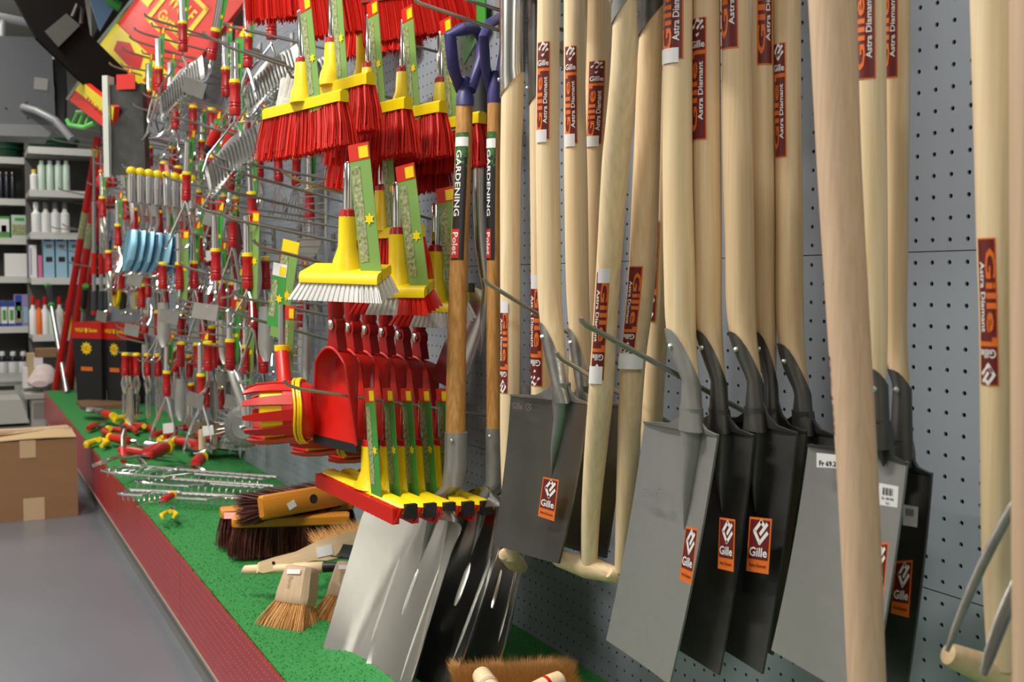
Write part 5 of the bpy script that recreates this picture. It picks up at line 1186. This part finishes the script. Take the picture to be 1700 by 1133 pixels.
# ---------------------------------------------------------------- black tool boxes on the far mat
def blackbox(label, x0, x1, ybot, ytop, yback):
    a, b = PH(x0, ybot, ZB), PH(x1, ybot+ (x1-x0)*.0+3, ZB); m = frame(a, b); W_ = (b-a).length; Hh = (ybot-ytop)*depth(a)/FPX; D_ = .16
    t = thing('tool_carton', label, 'box', m); e = .035
    MB().rings([[V((x0_, 0, z)), V((x1_, 0, z)), V((x1_, D_, z)), V((x0_, D_, z))] for z, x0_, x1_ in ((0, e, W_), (Hh*.8, 0, W_))]).build('carton', 'black', t, local=True, flat=True)
    MB().box((W_/2, D_/2, Hh*.9), (W_+.002, D_+.002, Hh*.2)).build('red_band', 'red', t, local=True, flat=True)
    MB().box((e*.6-.002, D_/2, Hh*.4), (.003, D_*.9, Hh*.78), Ry(-e/Hh*57*.0)).build('side_print', mat('side_grey', lin(150, 150, 140), .5, 0, .4, (20, 20, 20)), t, local=True, flat=True)
    f = lambda s, tt, l: V((W_*s, -.002-l, Hh*(1-tt)))
    mb = MB(); pr_text(mb, f, 'WOLF', .12, .07, .42, .12, .0004); pr_text(mb, f, 'Garten', .58, .07, .88, .12, .0004)
    st = [(.5+.2*(1 if k % 2 else .68)*math.cos(k*math.pi/10), .32+.085*(1 if k % 2 else .68)*math.sin(k*math.pi/10)) for k in range(20)]
    mb.add([f(x, y, .0006) for x, y in st], [tuple(range(20))]); mb.add([f(x, y, .0006) for x, y in ((.46, .07), (.54, .07), (.54, .11), (.5, .135), (.46, .11))], [(0, 1, 2, 3, 4)]); mb.build('yellow_print', 'yellow', t, local=True, flat=True)
    mb = MB(); pr_rect(mb, f, .3, .55, .7, .6, .0005, 1, 1); pr_text(mb, f, 'NEU', .38, .29, .62, .35, .001); mb.build('red_print', 'orange', t, local=True, flat=True)
    return t
blackbox('front black carton with red top band and yellow star, far end of the mat', 122, 170, 668, 535, 0)
blackbox('second black carton with red top band, half hidden by hanging tools', 172, 212, 670, 537, 0)
t = tag(MB().box(PH(178, 672, ZB+.006), (.35, .3, .03)).build('tray', mat('brown_tray', lin(120, 90, 66), .6), flat=True), 'flat brown tray under the black cartons', 'tray')
# leaning red poles
for i, (xa, ya, xb, yb, w_) in enumerate(((163, 228, 92, 647, 11), (170, 250, 109, 648, 12), (176, 300, 118, 646, 8))):
    b = PH(xb, yb, ZB); a = P(xa, ya, .22); q = w_/2*depth(b)/FPX
    t = thing('red_pole', ('leftmost leaning red pole at the far end of the mat', 'second leaning red pole, beside the leftmost one', 'thin rearmost red pole behind the other two')[i], 'pole', b)
    MB().tube([b, b.lerp(a, .5), a], q, 12).build('shaft', 'red_pole', t)
    c = b.lerp(a, .93); MB().tube([c, c.lerp(a, .4)], q*1.06, 12).build('yellow_label', 'yellow' if i == 0 else 'red_dark', t); 
    c = b.lerp(a, .62); MB().tube([c, b.lerp(a, .72)], q*1.04, 12).build('printed_sleeve', 'photo_print', t)
for i, (xa, ya, xb, yb) in enumerate(((80, 478, 100, 590), (142, 478, 132, 590))):
    a, b = P(xa, ya, .44 if i == 0 else .3), P(xb, yb, .44 if i == 0 else .3); b2 = PH(xb+(xb-xa)*.55, 652, ZB); t = thing('loppers', ('grey tube with black and green grip left of the red poles', 'grey tube with black and green grip right of the red poles')[i], 'pole', b2)
    q = depth(a)/FPX*5; MB().tube([a, a.lerp(b, .28)], q, 10).build('grip', 'black', t); MB().tube([a+(a-b)*.03, a], q*1.05, 10).build('end_cap', 'green', t); MB().tube([a.lerp(b, .28), a.lerp(b, .31)], q*1.1, 10).build('ring', 'green', t); MB().tube([a.lerp(b, .3), b2], q*.75, 10).build('tube', 'steel', t)
for i, x in enumerate((156, 168, 178)):
    t = thing('telescopic_handle', 'silver telescopic handle with red and dark grips by the red poles, %s' % ORD[i], 'pole', P(x, 520, .34-.05*i), 'telescopic handles by the red poles'); o = .34-.05*i
    q = depth(P(x, 400, o))/FPX*4.2
    for nm, y0, y1, mt, k in (('tube', 335, 420, 'steel_bright', .8), ('red_grip', 420, 455, 'red', 1.1), ('lower_tube', 455, 483, 'steel_bright', .8), ('dark_grip', 483, 516, 'rubber', 1.15), ('end_grip', 516, 522, 'red', 1.2), ('rod', 250, 335, 'steel', .5)):
        MB().tube([P(x, y0, o), P(x, y1, o)], q*k, 10).build(nm, mt, t)
# red curly coil / orange goods near the far hooks
for i in range(6):
    x, y = 168+(i % 3)*10, 300+(i//3)*38; t = thing('hose_fitting', 'small red and orange hose fitting on the far hooks, %s' % ORD[i], 'hose fitting', P(x, y, .4-.04*i), 'hose fittings on the far hooks'); q = depth(P(x, y, .3))/FPX
    c = P(x, y, .4-.04*i); MB().lathe([(5*q, -10*q), (7*q, -6*q), (6*q, 4*q), (3*q, 9*q)], 10, T(*c)).build('body', 'red', t); MB().lathe([(3*q, 9*q), (4*q, 12*q), (2*q, 16*q)], 8, T(*c)).build('nozzle', 'orange', t)
for i in range(3):
    hook_at(P(168+10*i, 300, .4-.04*i)+V((0, -.02, .0)), 'hook of the upper hose fittings, %s' % ORD[i]); hook_at(P(168+10*i, 338, .28-.04*i)+V((0, -.02, .0)), 'hook of the lower hose fittings, %s' % ORD[i])
# ---------------------------------------------------------------- cardboard carton on the floor
c0 = PH(130, 857, 0); q = depth(c0); Hc = (857-727)*q/FPX; XC = c0.x; YR = c0.y; LX = .42; WY = .62
t = thing('cardboard_box', 'closed brown cardboard carton with tape standing on the aisle floor', 'box', V((XC-LX/2, YR-WY/2, 0)))
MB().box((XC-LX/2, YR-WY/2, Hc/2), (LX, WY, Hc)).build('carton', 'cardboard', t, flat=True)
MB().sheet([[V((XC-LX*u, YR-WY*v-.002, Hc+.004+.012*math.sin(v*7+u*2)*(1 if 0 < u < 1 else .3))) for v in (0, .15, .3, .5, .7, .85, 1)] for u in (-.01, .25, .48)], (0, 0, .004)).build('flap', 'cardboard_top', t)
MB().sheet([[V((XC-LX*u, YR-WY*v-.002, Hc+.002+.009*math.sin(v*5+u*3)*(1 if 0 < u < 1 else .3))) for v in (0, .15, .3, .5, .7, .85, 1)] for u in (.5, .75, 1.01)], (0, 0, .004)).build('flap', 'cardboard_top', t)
MB().box((XC-LX*.49, YR-WY/2, Hc+.018), (.055, WY*1.0, .0012)).build('tape', 'tape', t, flat=True)
MB().box((XC+.0012, YR-WY*.30, Hc*.9), (.0012, .06, Hc*.22)).build('tape', 'tape', t, flat=True); MB().box((XC+.0012, YR-WY*.27, Hc*.14), (.0012, .08, Hc*.28)).build('tape', 'tape', t, flat=True)
# ---------------------------------------------------------------- far background shelving
def shelfunit(label, Xf, y0, y1, pys, pxr, backX, cap=None):
    t = thing('shop_shelving', label, 'shelving', V((backX, (y0+y1)/2, 0)))
    slab('back_panel', backX-.03, backX, y0, y1, 0, 2.3, 'shelf_back', t)
    slab('end_upright', backX, Xf-.02, y1-.004, y1, .1, 2.3, 'shelf_grey', t) if False else None
    zs = []
    for py in pys:
        z = PX(pxr, py, Xf).z; zs.append(z); slab('shelf', backX, Xf, y0, y1, z-.035, z, 'shelf_grey', t); slab('price_rail', Xf, Xf+.006, y0, y1, z-.045, z+.004, mat('rail', lin(205, 205, 202), .4), t)
    slab('base', backX, Xf+.1, y0, y1, 0, .14, 'shelf_grey', t)
    return zs
XA, XB = -9.0, -8.35
YA0, YA1 = -2.0, PX(46, 470, XA).y; YB0, YB1 = PX(52, 470, XB).y, -.012
za = shelfunit('far left shelving with bottles and boxes, facing the aisle', XA, YA0, YA1, (262, 331, 396, 460, 543, 632), 20, -9.45)
zbs = shelfunit('nearer far shelving behind the red poles, with bottles and blue cartons', XB, YB0, YB1, (246, 317, 387, 462, 556), 90, -8.8)
def upbox(name, label, cat, X, px0, px1, pb, pt, col, parts=(), group=None, D=.15):
    a, b = PX(px0, pb, X), PX(px1, pb, X); top = PX(px0, pt, X).z; z = a.z
    t = thing(name, label, cat, V((X, (a.y+b.y)/2, z)), group)
    MB().box((X-D/2, (a.y+b.y)/2, (z+top)/2), (D, b.y-a.y-.004, top-z)).build('carton', col, t, flat=True)
    for (nm, s0, s1, t0, t1, m) in parts:
        MB().box((X+.0015, a.y+(b.y-a.y)*(s0+s1)/2, top+(z-top)*(t0+t1)/2), (.002, (b.y-a.y)*(s1-s0), (top-z)*(t1-t0))).build(nm, m, t, flat=True)
    return t
def bottle(label, X, px, w_, pb, pt, col, capc, group, neck=.25, lab=None):
    a = PX(px, pb, X); top = PX(px, pt, X).z; r = w_/2*depth(a)/FPX; h = top-a.z; t = thing('bottle', label, 'bottle', a, group); c = a-V((r, 0, 0))
    MB().lathe([(r*.9, 0), (r, .01), (r, h*(1-neck-.08)), (r*.5, h*(1-neck)), (r*.45, h*(1-neck*.7))], 12, T(*c)).build('body', col, t)
    MB().lathe([(r*.5, h*(1-neck*.75)), (r*.6, h*(1-neck*.6)), (r*.55, h*.98), (r*.3, h)], 10, T(*c)).build('cap', capc, t)
    if lab: MB().lathe([(r*1.01, h*.15), (r*1.02, h*.16), (r*1.02, h*(.85-neck)), (r*1.01, h*(.86-neck))], 12, T(*c)).build('label', lab, t)
def Zf(zs, i, X, px): return zs[i]
def pyof(X, px, z):      # pixel row of a height on the plane X
    lo, hi = -200, 1400
    for _ in range(40):
        m_ = (lo+hi)/2
        if PX(px, m_, X).z > z: lo = m_
        else: hi = m_
    return lo
pale = mat('pale_green', lin(196, 214, 200), .35); greyc = mat('grey_cap', lin(110, 112, 108), .4); dkb = mat('dark_bottle', lin(30, 32, 42), .3); tan = mat('tan_box', lin(190, 168, 128), .7); lav = mat('lavender_box', lin(150, 140, 190), .5); pinkb = mat('pink_pack', lin(206, 110, 150), .5); bluep = mat('blue_print', lin(40, 70, 160), .5); gpr = mat('green_print', lin(70, 160, 60), .5)
XBi, XAi = XB-.04, XA-.04
r_ = lambda X, px, zs, i: pyof(X, px, zs[i]+.001)
for i, px in enumerate((70, 84, 98, 111)): bottle('pale aerosol can on the second shelf, %s from the left' % ['first', 'second', 'third', 'fourth'][i], XBi, px, 12, r_(XBi, px, zbs, 1), 266, pale, 'white', 'aerosol cans on the second shelf', .1)
bottle('small yellow-capped white bottle at the end of the second shelf', XBi, 57, 12, r_(XBi, 57, zbs, 1), 281, 'white', 'yellow', None, .2)
for i, px in enumerate((61, 77, 93, 109)): bottle(['white spray bottle with white cap, leftmost on the third shelf', 'white bottle with grey cap, second on the third shelf', 'white bottle with grey cap, third on the third shelf', 'white bottle with grey cap, nearest the red poles'][i], XBi, px, 15, r_(XBi, px, zbs, 2), 335, 'white', 'white' if i == 0 else greyc, None, .3)
for i, px in enumerate((72, 93, 114, 135)): upbox('blue_carton', 'tall pale blue carton with small dark picture, %s from the left' % ['first', 'second', 'third', 'fourth'][i], 'box', XBi, px, px+19.5, r_(XBi, px, zbs, 3), 394, 'pale_blue', [('picture', .25, .8, .48, .6, 'black'), ('lettering', .15, .7, .04, .1, bluep), ('picture', .3, .75, .18, .26, greyc)], 'pale blue cartons on the fourth shelf')
t = upbox('toilet_roll_pack', 'white pack of rolls on the left shelf', 'pack', XAi, 8, 47, r_(XAi, 20, za, 3), 421, 'white'); upbox('white_carton', 'narrow white carton beside the white roll pack', 'box', XBi, 50, 62, r_(XBi, 56, zbs, 3), 407, 'label_white', [('stripe', .1, .25, .1, .9, lav)]); upbox('pink_pack', 'slim pink pack left of the blue cartons', 'pack', XBi, 63, 71, r_(XBi, 66, zbs, 3), 424, pinkb)
upbox('product_box', 'green and white box with picture, leftmost on the left shelf', 'box', XAi, -12, 17, r_(XAi, 5, za, 2), 359, gpr, [('picture', .3, .95, .12, .7, 'white'), ('picture', .5, .8, .4, .8, greyc)]); upbox('product_box', 'pale seed box with pictures beside the green one', 'box', XAi, 19, 50, r_(XAi, 30, za, 2), 357, pale, [('picture', .05, .95, .4, .85, 'photo_print'), ('lettering', .2, .7, .12, .24, gpr)])
for i, px in enumerate((2, 12, 22)): bottle('dark jar with silver lid on the left shelf, %s from the left' % ['first', 'second', 'third'][i], XAi, px, 9, r_(XAi, px, za, 1), 285, dkb, 'steel_bright', 'dark jars on the left shelf', .12)
for i in range(4): upbox('small_box', 'blue and white small box, lower left shelf, %s from the left' % ['first', 'second', 'third', 'fourth'][i], 'box', XAi, -10+i*12, 1+i*12, r_(XAi, 10, za, 4), 500 if i < 3 else 490, 'white', [('band', 0, 1, .0, .22, bluep), ('picture', .25, .8, .35, .75, gpr), ('band', 0, 1, .88, 1, bluep)], 'blue and white boxes on the lower shelf')
upbox('small_box', 'purple-blue flat carton above the blue and white boxes', 'box', XAi, 24, 50, r_(XAi, 30, za, 4), 489, lav, [('picture', .1, .5, .5, .9, 'photo_print'), ('picture', .6, .95, .4, .9, 'pale_blue')])
for i, px in enumerate((56, 66, 76, 88, 100, 114)): bottle(['white spray bottle with red trigger, first on the fifth shelf', 'orange and white bottle with black mark, fifth shelf', 'white bottle with red cap, third on the fifth shelf', 'white bottle with red cap behind the grey tube', 'pale bottle on the fifth shelf left of the poles', 'pale bottle on the fifth shelf between the poles'][i], XBi, px, 12, r_(XBi, px, zbs, 4), 492+(i % 2)*6, ['white', 'orange', 'white', pale, 'white', 'yellow'][i], 'red', None, .3)
for i, px in enumerate((5, 23, 40)): bottle('dark bottle with white cap and pale label, lowest shelf, %s from the left' % ['first', 'second', 'third'][i], XAi, px, 16, r_(XAi, px, za, 5), 584, dkb, 'white', 'dark bottles on the lowest shelf', .22, 'label_white')
# tubs on top
for i, (px, w_, pt) in enumerate(((8, 70, 226), (92, 84, 228))):
    X = XAi if i == 0 else XBi; zs = za if i == 0 else zbs; a = PX(px, r_(X, px, zs, 0), X); r = w_/2*depth(a)/FPX; h = PX(px, pt, X).z-a.z; c = a-V((r+.0, 0, 0))
    t = thing('plant_tub', ('stack of dark green tubs on the top left shelf', 'wide dark green bowl on the top shelf')[i], 'tub', a)
    MB().lathe([(r*.75, 0), (r*.9, h*.7), (r, h*.72), (r, h), (r*.94, h), (r*.85, h*.5), (r*.7, .02)], 20, T(*c)).build('tub', 'green_dark', t)
    MB().lathe([(r*.9, h*.45), (r*.93, h*.46), (r*.93, h*.52), (r*.9, h*.53)], 20, T(*c)).build('rim', 'green_dark', t)
# stacked cartons and sack at the end of the base
XC2 = -8.1
for (px0, px1, pb, pt, lb, col) in ((46, 60, 640, 588, 'tan carton on the low stack beside the base end', tan), (60, 95, 594, 580, 'flat white and brown carton on top of the low stack', 'cardboard'), (38, 55, 645, 612, 'white carton low in the stack', 'label_white'), (56, 72, 612, 594, 'small white carton under the flat one', 'label_white')):
    upbox('carton', lb, 'box', XC2+.02*px0/60, px0, px1, pb, pt, col)
t = thing('plastic_sack', 'white and pink plastic sack slumped at the end of the green mat', 'sack', PX(75, 645, -7.95))
MB().rings([[PX(cx+rx*math.cos(a), cy+ry*math.sin(a), -8.05+.12*k) for a in [2*math.pi*j/12 for j in range(12)]] for k, cx, cy, rx, ry in ((-1, 84, 620, 6, 8), (-.3, 74, 624, 20, 20), (.5, 68, 634, 24, 10), (1, 66, 638, 14, 5))]).build('sack', mat('sack_white', lin(220, 200, 200), .35, 0, .18, (14, 14, 14), .5), t)
# counter end beside the display base, pale low cabinet at left
t = thing('low_cabinet', 'low grey cabinet at the far end of the display base', 'cabinet', V((-8.0, -.6, 0)))
a, b = PX(53, 700, -7.9), PX(80, 700, -7.9); zt = PX(60, 662, -7.9).z
slab('body', -8.2, -7.9, a.y, b.y, 0, zt, 'shelf_grey', t); slab('door', -7.9, -7.895, a.y+.01, b.y-.01, .06, zt-.03, mat('door_grey', lin(140, 136, 130), .5), t); slab('top', -8.3, -7.88, a.y-.04, b.y, zt, zt+.03, 'shelf_grey', t)
t = thing('chest_freezer', 'long pale grey chest with dark slot beyond the cardboard carton', 'cabinet', V((-8.4, -1.3, 0)))
a = PX(34, 640, -8.0); zt = PX(10, 634, -8.4).z; slab('body', -8.9, -8.4, -2.0, a.y+.06, 0, zt, mat('pale_grey', lin(190, 190, 184), .4), t); slab('slot', -8.4, -8.396, -2.0, a.y-.02, zt-.06, zt-.03, 'black', t)
MB().prism([V((-8.395, y, z)) for y, z in ((-2, zt-.09), (a.y-.0, zt-.09), (a.y+.05, .02), (-2, .02))], (0, 0, 0), (.4, 0, 0)).build('front', 'pale_grey', t, flat=True)
slab('lid', -8.95, -8.36, -2.0, a.y+.07, zt, zt+.02, 'shelf_grey', t)
# ---------------------------------------------------------------- high things at the upper left
# grey hopper with tubular handle
XH = -7.0
def poly(name, label, cat, pts, X, th, m, extra=None):
    t = thing(name, label, cat, PX(*pts[0], X)); MB().prism([PX(x, y, X) for x, y in pts], (0, 0, 0), (-th, 0, 0)).build('panel', m, t, flat=True); return t
t = poly('grey_hopper', 'grey metal barrow tray with tube handle hanging at the upper left', 'wheelbarrow', [(-30, 58), (60, 62), (86, 80), (92, 195), (80, 230), (-30, 222)], XH, .3, mat('hopper_grey', lin(112, 116, 122), .4))
MB().prism([PX(x, y, XH+.01) for x, y in ((-30, 205), (94, 208), (80, 228), (-30, 224))], (0, 0, 0), (-.02, 0, 0)).build('rim', mat('hopper_light', lin(150, 152, 156), .35), t, flat=True)
MB().tube([PX(38, 178, XH+.03), PX(60, 184, XH+.12), PX(92, 200, XH+.25), PX(120, 232, XH+.35)], .022, 10).build('tube_handle', mat('hopper_light', lin(150, 152, 156), .35), t)
MB().prism([PX(x, y, XH+.004) for x, y in ((57, 128), (80, 131), (78, 150), (56, 148))], (0, 0, 0), (-.002, 0, 0)).build('rating_plate', 'shelf_grey', t, flat=True)
for (x, y) in ((44, 170), (68, 186), (10, 180), (46, 196)): MB().ball(PX(x, y, XH+.005), .006, 6, 4).build('bolt', 'black', t)
t = thing('wall_pipes', 'grey tube frame above the barrow tray, top left corner', 'pipe', PX(0, 30, -7.2))
MB().tube([PX(-10, 26, -7.2), PX(50, 38, -7.2)], .025, 10).build('pipe', 'hopper_light', t); MB().tube([PX(5, 30, -7.2), PX(2, 90, -7.2)], .02, 10).build('pipe', 'hopper_light', t)
t = thing('hose_bundle', 'black cables hanging right of the grey barrow tray', 'hose', PX(100, 110, -7.1))
for k in range(4): MB().tube([PX(90+4*k, 103, -7.1), PX(92+4*k, 112, -7.05), PX(97+3*k, 150, -7.1), PX(96+3*k, 205, -7.1)], .022, 8).build('hose', 'black', t)
t = poly('pale_board', 'pale board behind the black beam at the top left', 'board', [(60, -30), (150, -30), (152, 60), (86, 110), (70, 60)], -7.6, .03, 'plaster')
# black diagonal beam with grey buckle box
Pd = lambda x, y, o: P(x, y, o)
t = thing('black_beam', 'black slanting beam with grey latch box, upper left', 'sign', PX(120, 90, -5.1))
def quadp(t, nm, pts, o, th, m):
    c = [P(x, y, o_) for x, y, o_ in pts]; n = (c[1]-c[0]).cross(c[-1]-c[0]).normalized(); n = -n if n.dot(CP-c[0]) < 0 else n
    return MB().prism(c, n*0, n*-th).build(nm, m, t, flat=True)
XD = -5.1
MB().prism([PX(x, y, XD) for x, y in ((10, -30), (136, -30), (150, 58), (232, 140), (243, 172), (186, 178), (128, 128), (60, 62))], (0, 0, 0), (-.05, 0, 0)).build('beam', 'matte_black', t, flat=True)
MB().prism([PX(x, y, XD+.03) for x, y in ((74, 52), (110, 22), (133, 42), (97, 78))], (0, 0, 0), (-.028, 0, 0)).build('bracket', mat('box_grey', lin(70, 72, 70), .6), t, flat=True)
MB().tube([PX(x, y, XD+.02) for x, y in ((120, 28), (128, 8), (136, 14), (134, 40))], .01, 8).build('cable', 'black', t)
# red and yellow header sign
def sign(name, label, pts, plane=None):
    c = [V(P(*q)) for q in pts] if not plane else [CP+ray(x, y)*((plane[0]-CP).dot(plane[1])/ray(x, y).dot(plane[1])) for x, y in pts]; t = thing(name, label, 'sign', c[0]); n = (c[1]-c[0]).cross(c[3]-c[0]).normalized(); n = -n if n.dot(CP-c[0]) < 0 else n
    MB().prism(c, n*0, n*-.02).build('panel', 'red_print', t, flat=True)
    def f(s, t_, l): return c[0].lerp(c[1], s).lerp(c[3].lerp(c[2], s), t_)+n*(.001+l)
    return t, f, c, n
mat('sign_red', lin(196, 24, 28), .35); mat('sign_yellow', lin(224, 206, 40), .4)
A_, B_ = PX(163, 74, -5.5), PX(405, 20, -4.12); N_ = (B_-A_).cross(V((0, 0, 1))).normalized()
t, f, c, n = sign('header_sign', 'large red and yellow tilted header sign above the tools', [(300, -100), (405, 2), (268, 176), (163, 74)], (A_, N_))
MB().tube([c[0], c[3]], .012, 8).build('metal_edge', 'chrome', t)
mb = MB()
def quadf(mb, pts, l): mb.add([f(a, b, l) for a, b in pts], [tuple(range(len(pts)))])
quadf(mb, [(0, .76), (1, .76), (1, 1), (0, 1)], .001); quadf(mb, [(0, .1), (.2, .1), (.2, .5), (0, .5)], .001)
for x0, y0, x1, y1 in ((.26, .2, .77, .23), (.26, .55, .77, .58), (.26, .2, .31, .58), (.72, .2, .77, .58)): quadf(mb, [(x0, y0), (x1, y0), (x1, y1), (x0, y1)], .001)
pr_text(mb, f, 'WOLF', .35, .27, .69, .38, .0015); pr_text(mb, f, 'Garten', .35, .42, .69, .51, .0015); mb.build('yellow_print', 'sign_yellow', t)
mb = MB(); quadf(mb, [(.16, .86), (.3, .8), (.45, .84), (.52, .8), (.58, .9), (.45, .95), (.2, .94)], .002); quadf(mb, [(.68, .8), (.95, .8), (.95, .95), (.68, .95)], .002); mb.build('red_motif', 'sign_red', t)
t, f, c, n = sign('header_sign', 'small red and yellow sign under the black beam', [(134, 133, .50), (190, 178, .46), (186, 222, .46), (112, 164, .50)])
mb = MB(); quadf(mb, [(0, 0), (1, 0), (1, .5), (0, .45)], .001); mb.build('yellow_print', 'sign_yellow', t); mb = MB(); pr_text(mb, f, 'WOLF', .35, .15, .8, .6, .002); mb.build('lettering', 'sign_red', t); MB().tube([c[0], c[3]], .008, 8).build('metal_edge', 'chrome', t)
t = poly('blue_poster', 'light blue poster behind the big header sign, top', 'poster', [(140, -30), (215, -30), (166, 52)], -6.6, .01, mat('poster_blue', lin(120, 150, 190), .5))
mb = MB().tube([PX(178, -20, -6.55), PX(186, 4, -6.55), PX(200, 12, -6.55)], .03, 8).build('green_swirl', 'green', t)
t = thing('plastic_crate', 'bright green plastic crate rim under the small sign', 'crate', P(130, 205, .47))
MB().tube([P(112, 200, .47), P(116, 208, .47), P(140, 212, .46), P(158, 204, .44)], .012, 8).build('rim', mat('bright_green', lin(90, 200, 80), .4), t)
for k in range(3): MB().tube([P(120+11*k, 206, .46), P(128+11*k, 188, .44)], .007, 6).build('rib', 'bright_green', t)
MB().tube([P(128, 186, .45), P(158, 186, .42)], .01, 8).build('back_rim', 'bright_green', t)
